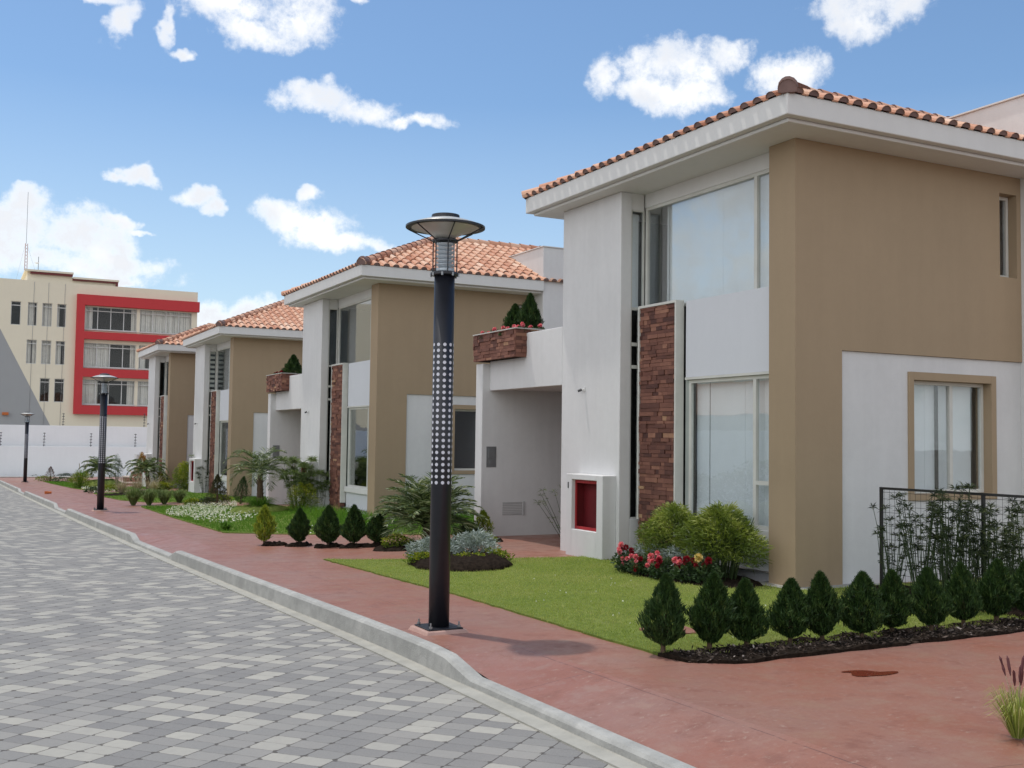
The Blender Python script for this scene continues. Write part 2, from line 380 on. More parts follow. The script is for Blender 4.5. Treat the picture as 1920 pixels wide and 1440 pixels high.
def m_turf():
    m, t, b = newmat('lawn_turf')
    pos = t.node('ShaderNodeNewGeometry').outputs['Position']
    n1 = t.noise(pos, .9, 5, .6); n2 = t.noise(pos, 12, 5, .7)
    c = t.ramp(n1, [(.3, (.13, .18, .035)), (.55, (.18, .22, .05)), (.75, (.23, .24, .08))])
    c = t.mix(t.mrange(n2, .35, .7, 0, .6), c, (.04, .07, .012, 1))
    t.l.new(c, b.inputs['Base Color']); b.inputs['Roughness'].default_value = .9; b.inputs['Specular IOR Level'].default_value = .1
    return m
M['turf'] = m_turf()
M['ground'] = simple('dry_ground', (.20, .17, .12), .95, var=.3, scale=.5)
M['stone'] = shaded('ledge_stone', [(0, (.09, .042, .036)), (.35, (.17, .075, .056)), (.65, (.25, .115, .082)), (.88, (.34, .175, .115)), (1, (.42, .26, .15))], .8, .22, 7, bump=.8)
M['tile'] = shaded('clay_roof_tile', [(0, (.40, .17, .10)), (.4, (.56, .30, .20)), (.75, (.64, .40, .28)), (1, (.70, .50, .38))], .75, .2, 3, bump=.3)
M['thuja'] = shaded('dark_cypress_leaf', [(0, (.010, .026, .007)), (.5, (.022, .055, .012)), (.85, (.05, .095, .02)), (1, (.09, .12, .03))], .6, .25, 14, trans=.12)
M['thuja_gold'] = shaded('golden_cypress_leaf', [(0, (.05, .09, .01)), (.4, (.16, .22, .02)), (1, (.42, .44, .05))], .6, .2, 9, trans=.25)
M['leaf_lime'] = shaded('lime_leaf', [(0, (.04, .07, .01)), (.5, (.13, .19, .02)), (1, (.34, .34, .03))], .55, .25, 10, trans=.25)
M['bamboo'] = shaded('bamboo_leaf', [(0, (.03, .055, .012)), (.5, (.12, .17, .03)), (.85, (.23, .28, .05)), (1, (.40, .42, .15))], .5, .25, 7, trans=.25)
M['silver'] = shaded('silver_leaf', [(0, (.10, .13, .11)), (.5, (.24, .29, .27)), (1, (.42, .47, .45))], .7, .2, 9, trans=.1)
M['rose_leaf'] = shaded('rose_leaf', [(0, (.015, .035, .012)), (.6, (.045, .085, .03)), (1, (.12, .16, .08))], .5, .25, 9, trans=.15)
M['palm'] = shaded('palm_leaf', [(0, (.03, .06, .018)), (.5, (.085, .13, .04)), (.85, (.19, .24, .09)), (1, (.42, .45, .28))], .45, .25, 5, trans=.2, spec=.5)
M['papyrus'] = shaded('papyrus_leaf', [(0, (.05, .085, .03)), (.5, (.14, .20, .07)), (1, (.28, .34, .14))], .6, .2, 6, trans=.2)
M['papyrus_dark'] = shaded('dark_papyrus_leaf', [(0, (.012, .022, .010)), (.6, (.035, .055, .022)), (1, (.12, .14, .05))], .6, .2, 6, trans=.15)
M['grassy'] = shaded('grass_blade', [(0, (.16, .225, .04)), (.5, (.29, .36, .08)), (.85, (.40, .41, .14)), (1, (.50, .47, .24))], .7, .22, 1.1, trans=.3, spec=.15)
M['grass_deep'] = shaded('deep_grass_blade', [(0, (.035, .09, .012)), (.5, (.08, .19, .02)), (1, (.17, .30, .05))], .7, .2, 2, trans=.3, spec=.15)
M['softgrass'] = shaded('soft_grass_blade', [(0, (.05, .085, .025)), (.5, (.11, .17, .05)), (1, (.24, .30, .12))], .7, .2, 5, trans=.3)
M['drygrass'] = shaded('dry_plume', [(0, (.25, .20, .12)), (1, (.50, .44, .32))], .8, .2, 8, trans=.2)
M['plume'] = shaded('purple_plume', [(0, (.05, .015, .02)), (1, (.16, .06, .06))], .8, .2, 8)
M['pink'] = shaded('pink_petal', [(0, (.60, .07, .13)), (.5, (.82, .20, .28)), (1, (.92, .45, .48))], .5, .1, 8, trans=.2)
M['crimson'] = shaded('crimson_petal', [(0, (.12, .004, .01)), (1, (.38, .015, .03))], .5, .1, 8, trans=.1)
M['yellow'] = shaded('yellow_petal', [(0, (.65, .45, .12)), (1, (.85, .72, .35))], .5, .1, 8, trans=.2)
M['white_petal'] = shaded('white_petal', [(0, (.50, .52, .42)), (1, (.80, .80, .72))], .5, .1, 8, trans=.2)
M['orange_leaf'] = shaded('orange_leaf', [(0, (.10, .12, .02)), (.5, (.30, .22, .05)), (1, (.45, .20, .06))], .6, .2, 8, trans=.2)
M['litter'] = shaded('bark_chips', [(0, (.02, .014, .01)), (.75, (.06, .042, .032)), (.93, (.17, .13, .11)), (1, (.38, .33, .30))], .9, .1, 8)

# ------------------------------------------------------------------ terrain
LY = [(0, .15), (9.7, .0), (17.4, -.02), (23, -.11), (36.2, -.32), (45, -.42), (60, -.80), (80, -1.18), (120, -1.8)]
KY = [(-5, 3.45), (9.4, 3.47), (11.6, 3.40), (18, 3.2), (26.4, 2.99), (34, 2.85), (53, 2.55), (66, 2.40), (76, 2.2)]
KYx = [a for a, b in KY]; KYv = [b for a, b in KY]
def kx(y): return float(np.interp(y, KYx, KYv))
DROPS = [(-20, 7.35, .55), (18.4, 21.6, .5), (33.2, 35.9, .5), (48.6, 51.4, .5)]
def drop(y):
    d = 0
    for a, b, t in DROPS:
        if a-t < y < b+t: d = max(d, min(1, (y-a+t)/t, (b+t-y)/t))
    return d*.105
def gz(x, y):
    st = -.0166*(y-9)
    if x < 5: L = st; t = 0
    else:
        L = float(np.interp(y, [a for a, b in LY], [b for a, b in LY])); t = min(1, (x-5)/2.5); t = t*t*(3-2*t)
    z = st+(L-st)*t
    k = kx(y)
    if x < k+.75: z -= drop(y)*max(0, min(1, 1-(x-k-.12)/.6))
    return z
def rz(y): return -.0166*(y-9)-.182

def ragged(P_, amp=.03, step=.14):
    out = []
    for (x0, y0), (x1, y1) in zip(P_, P_[1:]+P_[:1]):
        L = math.hypot(x1-x0, y1-y0); n = max(1, int(L/step))
        for i in range(n):
            x = x0+(x1-x0)*i/n; y = y0+(y1-y0)*i/n
            out.append((x+amp*mnoise.noise(Vector((x*5, y*5, 1))), y+amp*mnoise.noise(Vector((x*5, y*5, 7)))))
    return out
def poly_sheet(name, pts, dz, mat, step=.5, parent=None, edge=.0, zf=gz):
    bm = bmesh.new(); vs = [bm.verts.new((x, y, 0)) for x, y in pts]; bm.faces.new(vs)
    xs = [p[0] for p in pts]; ys = [p[1] for p in pts]
    for ax, lo, hi in ((0, min(xs), max(xs)), (1, min(ys), max(ys))):
        k = math.ceil(lo/step)*step
        while k < hi:
            g = list(bm.verts)+list(bm.edges)+list(bm.faces)
            co = (k, 0, 0) if ax == 0 else (0, k, 0); no = (1, 0, 0) if ax == 0 else (0, 1, 0)
            bmesh.ops.bisect_plane(bm, geom=g, plane_co=co, plane_no=no); k += step
    for v in bm.verts: v.co.z = zf(v.co.x, v.co.y)+dz
    if edge:
        be = [e for e in bm.edges if e.is_boundary]
        r = bmesh.ops.extrude_edge_only(bm, edges=be)
        for v in r['geom']:
            if isinstance(v, bmesh.types.BMVert): v.co.z -= edge
    bmesh.ops.recalc_face_normals(bm, faces=bm.faces)
    me = bpy.data.meshes.new(name); bm.to_mesh(me); bm.free(); me.materials.append(mat)
    o = bpy.data.objects.new(name, me); link(o, parent); return o

g = MB(); g.quad([(-900, -900, -2.6), (900, -900, -2.6), (900, 1500, -2.6), (-900, 1500, -2.6)])
tag(g.build('ground', M['ground']), kind='structure')
ys = [-4, 0, 3, 5, 6, 7, 8, 9, 10, 11, 12, 14, 16, 18, 20, 22, 24, 27, 30, 34, 38, 44, 53, 60, 66, 76]
g = MB()
for a, b in zip(ys[:-1], ys[1:]): g.quad([(-8, a, rz(a)), (kx(a)-.11, a, rz(a)), (kx(b)-.11, b, rz(b)), (-8, b, rz(b))])
tag(g.build('road', M['paver']), kind='structure')
g = MB()
for a, b in zip(ys[:-1], ys[1:]):
    g.quad([(kx(a)-.12, a, rz(a)+.012), (kx(a)+.03, a, rz(a)+.022), (kx(b)+.03, b, rz(b)+.022), (kx(b)-.12, b, rz(b)+.012)])
    g.quad([(kx(a)-.12, a, rz(a)-.02), (kx(a)-.12, a, rz(a)+.012), (kx(b)-.12, b, rz(b)+.012), (kx(b)-.12, b, rz(b)-.02)])
m_g = simple('gutter_concrete', (.36, .35, .31), .9, var=.15, scale=4, bump=.4)
tag(g.build('gutter', m_g), kind='structure')
# kerb: stepped profile along the road, lowered at each driveway
ky = [-4, 0, 2, 4, 5.5, 6.4, 7.2]
y = 7.35
while y < 7.95: ky.append(round(y, 3)); y += .12
ky += [8.2, 9, 10, 11, 12, 13, 14, 15, 16, 17]
for a, b, t in DROPS[1:]:
    ky += [a-t, a-t*.5, a, (a+b)/2, b, b+t*.5, b+t]
ky += [23, 25, 28, 30, 32, 37, 40, 44, 47, 53, 56, 60, 66, 70, 76]; ky = sorted(set(ky))
g = MB(); rs = []
for y in ky:
    x = kx(y); top = -.0166*(y-9)-drop(y)+.006; b = rz(y)-.05
    j = .004*math.sin(y*3.1)
    rs.append([(x+j, y, b), (x+.012+j, y, top-.025), (x+.03, y, top-.006), (x+.06, y, top), (x+.115, y, top), (x+.12, y, top-.02), (x+.12, y, b)])
g.rings(rs)
tag(g.build('kerb', M['concrete'], bevel=.004), kind='structure')
# red walk: one sheet from the kerb to the houses, lawns lie on it
pts = [(kx(y)+.118, y) for y in np.arange(-4, 76.1, 1.0)] + [(16, 76), (16, -4)]
tag(poly_sheet('sidewalk', pts, 0, M['redwalk'], .3), kind='structure')
pts = [(-8, 75.9), (-8, 79), (16, 79), (16, 75.9)]
tag(poly_sheet('path', pts, .03, M['concrete'], 4, zf=lambda x, y: -.0166*(y-9)), kind='structure')

LAWN1 = [(4.95, 6.98), (5.22, 6.82), (12.9, 6.95), (12.9, 9.62), (8.7, 9.62), (8.7, 11.8), (9.0, 13.2), (8.35, 13.7), (7.8, 13.72), (7.3, 13.85), (6.73, 13.98), (6.0, 14.7), (4.93, 15.55), (4.98, 12.5), (5.03, 10.8), (4.97, 8.3)]
LAWN2 = [(4.80, 21.62), (5.25, 21.2), (6.31, 19.5), (6.79, 18.82), (7.6, 18.1), (8.3, 17.9), (9.2, 17.9), (12.4, 17.9), (12.4, 22.6), (8.9, 23.3), (8.9, 27.2), (8.2, 28.6), (7.2, 29.4), (5.6, 32.9), (4.92, 33.0), (4.80, 27)]
LAWN3 = [(5.0, 38.0), (5.6, 35.4), (7.4, 32.4), (8.6, 31.2), (12, 31.2), (12, 36), (8.6, 36.3), (8.6, 40.6), (7.2, 41.5), (5.5, 44.6), (4.9, 44.8), (4.85, 41)]
LAWN4 = [(4.5, 59.5), (4.75, 52), (5.1, 48.2), (6.2, 46.8), (7.2, 44.6), (8.0, 44.8), (8.0, 47.5), (6.4, 49.5), (6.0, 57), (5.4, 64), (4.45, 65)]
for nm, P_ in (('lawn', LAWN1), ('lawn', LAWN2), ('lawn', LAWN3), ('lawn', LAWN4)):
    tag(poly_sheet(nm, ragged(P_), .018, M['turf'], .5, edge=.03), kind='structure')
MULCH = [(4.98, 6.72), (5.3, 6.50), (6.3, 6.50), (7.9, 6.52), (9.4, 6.6), (13, 6.6), (13, 6.93), (9.2, 7.05), (5.25, 7.0), (4.93, 7.05)]
def mulch_z(x, y): return gz(x, y)+.028+.03*mnoise.noise(Vector((x*4, y*4, 0)))
tag(poly_sheet('flower_bed', ragged(MULCH, .045), .0, M['soil'], .08, edge=.06, zf=mulch_z), kind='structure')
def mound(name, cx, cy, rx, ry, h, mat=None, seed=0, label=None, kind='structure'):
    n = 60; rs = []
    for k, s in enumerate((1.0, .93, .84, .75, .62, .5, .35, .2)):
        hh = (0, .35, .58, .75, .88, .95, .98, 1)[k]; ring = []
        for i in range(n):
            a = 2*math.pi*i/n; w = 1+.10*mnoise.noise(Vector((math.cos(a)*2+seed, math.sin(a)*2, s)))
            x = cx+rx*s*w*math.cos(a); y = cy+ry*s*w*math.sin(a)
            ring.append((x, y, gz(x, y)+.012+h*hh+(.05*mnoise.noise(Vector((x*13, y*13, seed))) if k else -.02)))
        rs.append(ring)
    g = MB(); g.rings(rs); o = g.build(name, mat or M['soil'], smooth=True); tag(o, kind=kind); return o
mound('flower_bed', 6.28, 13.70, .68, .95, .15, seed=1)
mound('flower_bed', 8.32, 11.25, .62, 1.35, .06, seed=2)
mound('flower_bed', 6.9, 16.3, .95, .55, .03, seed=3)
mound('flower_bed', 8.05, 16.75, .42, .5, .03, seed=9)
for i, (x, y) in enumerate([(4.95, 18.35), (5.28, 18.03), (5.61, 17.47), (5.91, 17.11), (6.25, 16.91)]): mound('flower_bed', x, y, .24, .15, .035, seed=20+i)
mound('flower_bed', 6.9, 27.15, .75, .9, .16, M['turf'], seed=4)
mound('flower_bed', 6.1, 53.0, 1.0, 1.2, .30, M['turf'], seed=5)
mound('flower_bed', 5.9, 42.3, 1.2, .9, .05, seed=6)

# ------------------------------------------------------------------ houses
def stones(mb, u0, u1, z0, z1, put, seed, rowh=.055):
    rnd = random.Random(seed); z = z0
    while z < z1-.01:
        h = min(rowh*rnd.uniform(.75, 1.3), z1-z); u = u0-rnd.uniform(0, .1)
        while u < u1:
            w = rnd.uniform(.07, .30); a, b = max(u, u0), min(u+w, u1)
            if b-a > .01: put(mb, a+.002, b-.002, z+.002, z+h-.002, rnd.uniform(.004, .032), min(1, max(0, rnd.gauss(.42, .22))))
            u += w
        z += h
def tiled_slope(mb, org, e, s, n, length, plan, halfd, pitch, rnd, clip=None):
    """rows of barrel tiles; org eave corner, e along the eave, s up the slope, n slope normal"""
    w = .225; cnt = int(length/w); cp = math.cos(pitch)
    for i in range(cnt+1):
        d = w*(i+.5)
        if d > length: break
        run = min(plan(d), halfd); sl = run/cp; j = 0
        while True:
            s0 = j*.33-(.05 if j == 0 else 0); s1 = min(s0+.40, sl)
            if s1-s0 < .12: break
            sh = min(1, max(0, rnd.gauss(.55, .2))); ring = []
            jx = rnd.uniform(-.004, .004)
            for ss, rad, up in ((s0, .080, .018), (s1, .068, .0)):
                ring.append([tuple(org+e*(d+jx+rad*math.cos(a))+s*ss+n*(up+rad*.80*math.sin(a))) for a in [math.pi*k/6 for k in range(7)]])
            mb.add(ring[0]+ring[1], [(k, k+1, 8+k, 7+k) for k in range(6)], 0, sh)
            if j < 2:      # mortar plug in the open end
                mb.add([tuple(Vector(p)+s*.012) for p in ring[0]], [tuple(range(7))], 1, .3)
            else:
                inner = [tuple(org+e*(d+jx+.066*math.cos(a))+s*s0+n*(.016+.050*math.sin(a))) for a in [math.pi*k/6 for k in range(7)]]
                mb.add(ring[0]+inner, [(k, 7+k, 8+k, k+1) for k in range(6)], 0, sh*.6)
            q0 = d+.07; q1 = min(d+w-.06, length)
            mb.add([tuple(org+e*q0+s*(s0+.02)+n*.020), tuple(org+e*q1+s*(s0+.02)+n*.020), tuple(org+e*q1+s*s1+n*.004), tuple(org+e*q0+s*s1+n*.004), tuple(org+e*q0+s*(s0+.02)+n*.002), tuple(org+e*q1+s*(s0+.02)+n*.002)], [(0, 1, 2, 3), (4, 5, 1, 0)], 0, sh*.8)
            j += 1
def ridge_line(mb, a, b, rnd, first_cap=False):
    a = Vector(a); b = Vector(b); t = (b-a).normalized(); L = (b-a).length
    side = t.cross(Vector((0, 0, 1))).normalized(); up = side.cross(t).normalized()
    k = 0; s = -.05
    while s < L:
        s1 = min(s+.38, L); ring = []
        for ss, rad, lift in ((s, .108, .035), (s1, .092, .018)):
            ring.append([tuple(a+t*ss+side*(rad*math.cos(q))+up*(lift+rad*math.sin(q))) for q in [-.35+(math.pi+.7)*i/8 for i in range(9)]])
        mb.add(ring[0]+ring[1], [(i, i+1, 10+i, 9+i) for i in range(8)], 0, min(1, max(0, rnd.gauss(.5, .2))))
        mb.add([tuple(Vector(p)+t*.01) for p in ring[0]], [tuple(range(9))], 1, .3)
        s += .31; k += 1

def window_unit(parent, plane, c, a0, a1, z0, z1, vb=(), hb=(), fw_=.045, depth=.05, frame='frame', gl='glass', curtain=None, sign=1):
    """window lying in the plane x=c ('x') or y=c ('y'), outside towards minus; a0..a1 the run"""
    def bx(mb, p, q, zz0, zz1, d0, d1, m=0, a=.5):
        if plane == 'x': mb.box(c+d0, c+d1, p, q, zz0, zz1, m, a)
        else: mb.box(p, q, c+d0, c+d1, zz0, zz1, m, a)
    f = MB()
    bx(f, a0, a0+fw_, z0, z1, 0, depth); bx(f, a1-fw_, a1, z0, z1, 0, depth)
    bx(f, a0+fw_, a1-fw_, z0, z0+fw_, 0, depth); bx(f, a0+fw_, a1-fw_, z1-fw_, z1, 0, depth)
    for v in vb: bx(f, v-.028, v+.028, z0+fw_, z1-fw_, -.004, depth)
    for (p, q, z) in hb: bx(f, p, q, z-.025, z+.025, -.006, depth-.004)
    w = f.build('window', M[frame], parent)
    g = MB(); bx(g, a0+.01, a1-.01, z0+.01, z1-.01, depth*.5, depth*.5+.006); g.build('pane', M[gl], w)
    if curtain:
        cu = MB(); p0, p1, cz, cm, pitch_ = curtain
        if cm == 'blind':
            z = cz
            while z < z1-.05:
                bx(cu, p0, p1, z, z+.09, .14, .15); z += .17
            cu.build('blind', M['curtain2'], w)
        else:
            p = p0
            while p < p1-.01:       # hanging strips that overlap
                q = min(p+pitch_, p1); d = .13+.012*((int((p-p0)/pitch_)) % 2)
                bx(cu, p, q-.004, cz, z1-.03, d, d+.006); p += pitch_
            cu.build('curtain', M[cm], w)
    return w

def house(loc, label, dB=0.0, seed=1, gl='glass', cur='full', carport=True, far=False, name='house'):
    rnd = random.Random(seed)
    H = empty(name, loc); tag(H, label, 'house', 'tan and white houses along the street')
    T = lambda y: y-dB                       # everything beyond the window bay slides with dB
    B = -.6                                  # foundations go below the ground
    # tan corner block and upper wall
    g = MB(); g.box(0, .735, 0, .465, B, 5.30)
    g.box(.735, 3.56, 0, .2, 2.80, 5.30); g.box(3.90, 3.98, 0, .2, 2.80, 5.30); g.box(3.56, 3.90, 0, .2, 2.80, 3.93); g.box(3.56, 3.90, 0, .2, 5.06, 5.30)
    g.build('corner_wall', M['tan'], H)
    # white lower wall with the window hole
    g = MB(); g.box(.735, 1.95, .03, .2, B, 2.797); g.box(3.38, 3.98, .03, .2, B, 2.797); g.box(1.95, 3.38, .03, .2, B, 1.05); g.box(1.95, 3.38, .03, .2, 2.49, 2.797)
    g.build('lower_wall', M['white'], H)
    g = MB(); g.box(1.865, 1.952, .003, .26, .97, 2.59); g.box(3.378, 3.47, .003, .26, .97, 2.59); g.box(1.952, 3.378, .003, .26, .97, 1.052); g.box(1.952, 3.378, .003, .26, 2.488, 2.59)
    g.build('window_surround', M['tan'], H, bevel=.004)
    cc = (1.96, 3.30, 1.08, 'curtain', .46) if cur != 'none' else None
    window_unit(H, 'y', .135, 1.953, 3.377, 1.053, 2.487, vb=(2.76,), gl='glass_low', curtain=cc)
    g = MB(); g.box(3.56, 3.595, .06, .25, 3.93, 5.06); g.box(3.595, 3.90, .2, .25, 3.93, 5.06)
    window_unit(H, 'y', .13, 3.565, 3.895, 3.935, 5.055, vb=(), gl='glass_low')
    # house volume behind (white), taller than the eaves
    g = MB(); g.box(3.982, 9.0, -.50, 4.9-dB, B, 6.43); g.build('side_wing', M['white'], H, bevel=.01)
    g = MB(); g.box(3.95, 9.03, -.53, 4.93-dB, 6.43, 6.45); g.build('coping', M['trimwhite'], H)
    # eaves
    yE = T(5.67)
    g = MB(); g.box(-.62, 3.98, -.557, yE, 5.35, 5.60); g.box(-.52, 3.98, -.457, yE-.1, 5.302, 5.348); g.build('eaves', M['trimwhite'], H, bevel=.012)
    # roof
    pit = R(23.3); tp = math.tan(pit); x0, x1, y0, y1, ze = -.60, 9.3, -.54, yE-.02, 5.602
    hd = (y1-y0)/2; zt = ze+hd*tp
    A, Bc, Cc, D_ = (x0, y0, ze), (x1, y0, ze), (x1, y1, ze), (x0, y1, ze); E1 = (x0+hd, y0+hd, zt); E2 = (x1-hd, y0+hd, zt)
    r = MB(); r.add([A, Bc, Cc, D_, E1, E2], [(0, 1, 5, 4), (1, 2, 5), (2, 3, 4, 5), (3, 0, 4)], 0, .25)
    V = Vector
    def sl(org, e, inward, length, hip0=True, hip1=True):
        s = (inward*math.cos(pit)+V((0, 0, 1))*math.sin(pit)); n = (V((0, 0, 1))*math.cos(pit)-inward*math.sin(pit))
        tiled_slope(r, V(org), V(e), s, n, length, lambda d: min(d, length-d), hd, pit, rnd)
    sl(A, (1, 0, 0), V((0, 1, 0)), x1-x0); sl(D_, (0, -1, 0), V((1, 0, 0)), y1-y0)
    sl(Cc, (-1, 0, 0), V((0, -1, 0)), x1-x0)
    roof = r.build('roof', [M['tile'], M['cord']], H)
    q = MB(); ridge_line(q, A, E1, rnd); ridge_line(q, D_, E1, rnd); ridge_line(q, E1, E2, rnd)
    ax = V(A)+V((.05, .05, .06)); t = V((1, 1, 0)).normalized(); sd = V((1, -1, 0)).normalized()
    q.rings([[tuple(ax+t*dd+sd*(rad*math.cos(2*math.pi*k/14))+V((0, 0, 1))*(rad*math.sin(2*math.pi*k/14)+.02)) for k in range(14)] for dd, rad in ((-.10, .04), (-.09, .098), (-.04, .112), (.12, .108))], 1)
    q.build('ridge_tile', [M['tile'], M['cord']], roof)
    # tall white pillar
    p0, p1 = T(3.375), T(5.05)
    g = MB(); g.box(-.258, -.072, p0, p1, B, 5.30)
    if carport:      # beam over the carport and balcony parapet flush with the pillar
        g.box(-.258, -.06, p1, T(7.64), 2.54, 3.47)
    g.build('pillar', M['white'], H, bevel=.01)
    g = MB(); g.box(-.072, .098, p0+.0, p0+.10, B, .55); g.build('low_wall', M['white'], H, bevel=.01)
    # lintel and soffit band above the big window
    g = MB(); g.box(.160, .40, .465, p0, 5.10, 5.30); g.box(-.070, .16, p0+.02, p0+.2, 5.06, 5.30); g.build('lintel', M['trimwhite'], H)
    # rooms behind the glass
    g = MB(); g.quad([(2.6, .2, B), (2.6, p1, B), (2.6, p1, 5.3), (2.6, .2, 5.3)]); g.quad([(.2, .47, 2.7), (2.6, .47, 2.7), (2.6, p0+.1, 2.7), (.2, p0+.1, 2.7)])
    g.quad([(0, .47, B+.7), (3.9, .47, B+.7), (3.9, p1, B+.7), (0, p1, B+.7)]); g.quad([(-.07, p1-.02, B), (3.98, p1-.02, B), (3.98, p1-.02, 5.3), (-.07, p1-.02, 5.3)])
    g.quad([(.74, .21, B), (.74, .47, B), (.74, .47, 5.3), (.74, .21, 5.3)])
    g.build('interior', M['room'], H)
    # upper window: front and return
    yl = .465
    if cur == 'full': cu = (yl+.02, p0-.36, 3.6, 'curtain', .62)
    elif cur == 'some': cu = (yl+.02, yl+1.5, 3.6, 'curtain', .3)
    else: cu = None
    window_unit(H, 'x', .170, yl, p0-.0, 3.55, 5.098, vb=(yl+.45,), gl=gl, curtain=cu)
    hb = ()
    cz = (-.06, .15, 3.6, 'blind', 0) if cur == 'some' else ((-.06, .15, 3.6, 'curtain', .3) if cur == 'full' else None)
    window_unit(H, 'y', p0+.02, -.068, .168, 3.60, 5.058, gl='glass_low', fw_=.02, curtain=cz)
    window_unit(H, 'y', p0+.02, -.068, .098, .552, 3.598, hb=((-.05, .08, 3.08), (-.05, .08, 2.75)), gl='glass_low', fw_=.018, frame='frame')
    # white spandrel panel and lower window
    pb = T(2.28)
    g = MB(); g.box(.10, .165, yl, pb, 2.55, 3.60); g.build('spandrel_panel', M['white_panel'], H, bevel=.004)
    g = MB(); g.box(.085, .165, yl, pb+.0, 2.515, 2.549); g.build('panel_trim', M['frame'], H)
    cl = (yl+.02, pb-.04, .63, 'curtain', .37) if cur == 'full' else ((yl+.02, yl+.9, .85, 'curtain', .3) if cur == 'some' else None)
    window_unit(H, 'x', .135, yl, pb-.03, .60, 2.512, vb=(yl+.42,), hb=((yl, yl+.40, 1.17),) if cur == 'full' else (), gl='glass_low' if cur != 'none' else 'glass', curtain=cl, depth=.045)
    g = MB(); g.box(.137, .20, pb-.03, pb+.05, .48, 3.55); g.build('jamb', M['jamb'], H)
    g = MB(); g.box(.07, .20, yl, pb+.06, .47, .598); g.build('window_sill', M['trimwhite'], H, bevel=.006)
    g = MB(); g.box(.12, .22, yl, pb+.05, B, .468); g.build('lower_wall', M['white_panel'], H)
    # ledge-stone slab with its pale frame
    s0, s1 = T(2.40), T(3.24)
    g = MB(); g.box(.010, .11, s0, s1, B+.3, 3.58, 0, .15)
    stones(g, s0, s1, -.15, 3.58, lambda m, a, b, c, d, h, sh: m.box(.010-h, .012, a, b, c, d, 0, sh), seed+5)
    stones(g, .0, .11, -.15, 3.58, lambda m, a, b, c, d, h, sh: m.box(a, b, s0-h*.5, s0+.002, c, d, 0, sh*.7), seed+6)
    sp_ = g.build('stone_panel', M['stone'], H)
    g = MB(); g.box(-.02, .12, s0-.05, s0-.018, .2, 3.62); g.box(-.02, .12, s1+.003, s1+.035, .55, 3.62); g.box(-.02, .12, s0-.018, s1+.003, 3.583, 3.62)
    g.build('panel_frame', M['frame'], sp_, bevel=.003)
    # niche on the street face of the pillar
    n0, n1 = T(3.449), T(4.48); fx = -.489
    g = MB(); o0, o1, oz0, oz1 = n0+.165, n1-.16, .345, 1.085
    g.box(fx, -.259, n0, o0, B, 1.165); g.box(fx, -.259, o1, n1, B, 1.165); g.box(fx, -.259, o0, o1, B, oz0); g.box(fx, -.259, o0, o1, oz1, 1.165)
    ni = g.build('niche', M['white'], H, bevel=.008)
    g = MB(); g.quad([(-.275, o0, oz0), (-.275, o1, oz0), (-.275, o1, oz1), (-.275, o0, oz1)]); d = fx+.06
    for yy in (o0+.002, o1-.002): g.quad([(d, yy, oz0), (-.275, yy, oz0), (-.275, yy, oz1), (d, yy, oz1)])
    for zz in (oz0+.002, oz1-.002): g.quad([(d, o0, zz), (-.275, o0, zz), (-.275, o1, zz), (d, o1, zz)])
    g.build('niche_lining', M['redbox'], ni); g = MB()
    for (a, b, c_, e_) in ((o0+.003, o0+.03, oz0+.003, oz1-.003), (o1-.035, o1-.003, oz0+.003, oz1-.003), (o0+.03, o1-.035, oz0+.003, oz0+.045), (o0+.03, o1-.035, oz1-.05, oz1-.003)):
        g.box(d, d+.02, a, b, c_, e_)
    g.build('niche_frame', M['redtrim'], ni)
    g = MB(); g.box(fx-.004, fx+.001, n1-.075, n1-.045, .95, 1.04); g.build('switch_plate', M['darkframe'], ni)
    # sensor on the pillar
    g = MB(); yy = T(4.37); g.box(-.270, -.258, yy-.05, yy+.0, 2.42, 2.49, 0); g.tube([(-.27, yy-.02, 2.45), (-.30, yy+.01, 2.44)], .010, 8, 0); g.tube([(-.295, yy+.01, 2.445), (-.345, yy+.04, 2.42)], .022, 10, 1)
    g.build('wall_sensor', [M['trimwhite'], M['darkframe']], H)
    # plinth slab
    g = MB(); g.box(-.14, 1.2, -.15, .60, B, -.012); g.build('plinth', M['concrete'], H, bevel=.01)
    g = MB(); g.box(-.42, -.0, p0-.2, p0+.0, B, -.03); g.build('plinth', M['concrete'], H, bevel=.01)
    if carport:
        yw = T(7.64); g = MB(); g.box(-.402, 3.98, yw, yw+.27, B, 3.02); g.box(3.9, 4.0, T(4.9), yw, B, 3.3)
        g.build('carport_wall', M['white'], H, bevel=.008)
        g = MB(); g.box(-.06, 3.98, p1, yw, 2.56, 2.76); g.build('carport_ceiling', M['white'], H)
        g = MB(); g.box(0, 3.8, p1+.0, p1+.12, B, 2.56); g.build('inner_wall', M['white'], H)
        g = MB(); px0, px1, py0, py1, pz0, pz1 = -.46, .16, T(6.255), T(7.88), 3.06, 3.55
        g.box(px0, px1, py0, py0+.05, pz0, pz1-.02, 0, .2); g.box(px0, px1, py1-.05, py1, pz0, pz1-.02, 0, .2); g.box(px0, px0+.05, py0+.05, py1-.05, pz0, pz1-.02, 0, .2); g.box(px1-.05, px1, py0+.05, py1-.05, pz0, pz1-.02, 0, .2)
        g.box(px0+.05, px1-.05, py0+.05, py1-.05, pz0, pz0+.3, 1, .2)
        stones(g, py0, py1, pz0, pz1-.02, lambda m, a, b, c, d, h, sh: m.box(px0-h, px0+.001, a, b, c, d, 0, sh), seed+11, .055)
        stones(g, px0, px1, pz0, pz1-.02, lambda m, a, b, c, d, h, sh: m.box(a, b, py0-h*.6, py0+.001, c, d, 0, sh), seed+12, .055)
        pl = g.build('planter_box', [M['stone'], M['soil']], H)
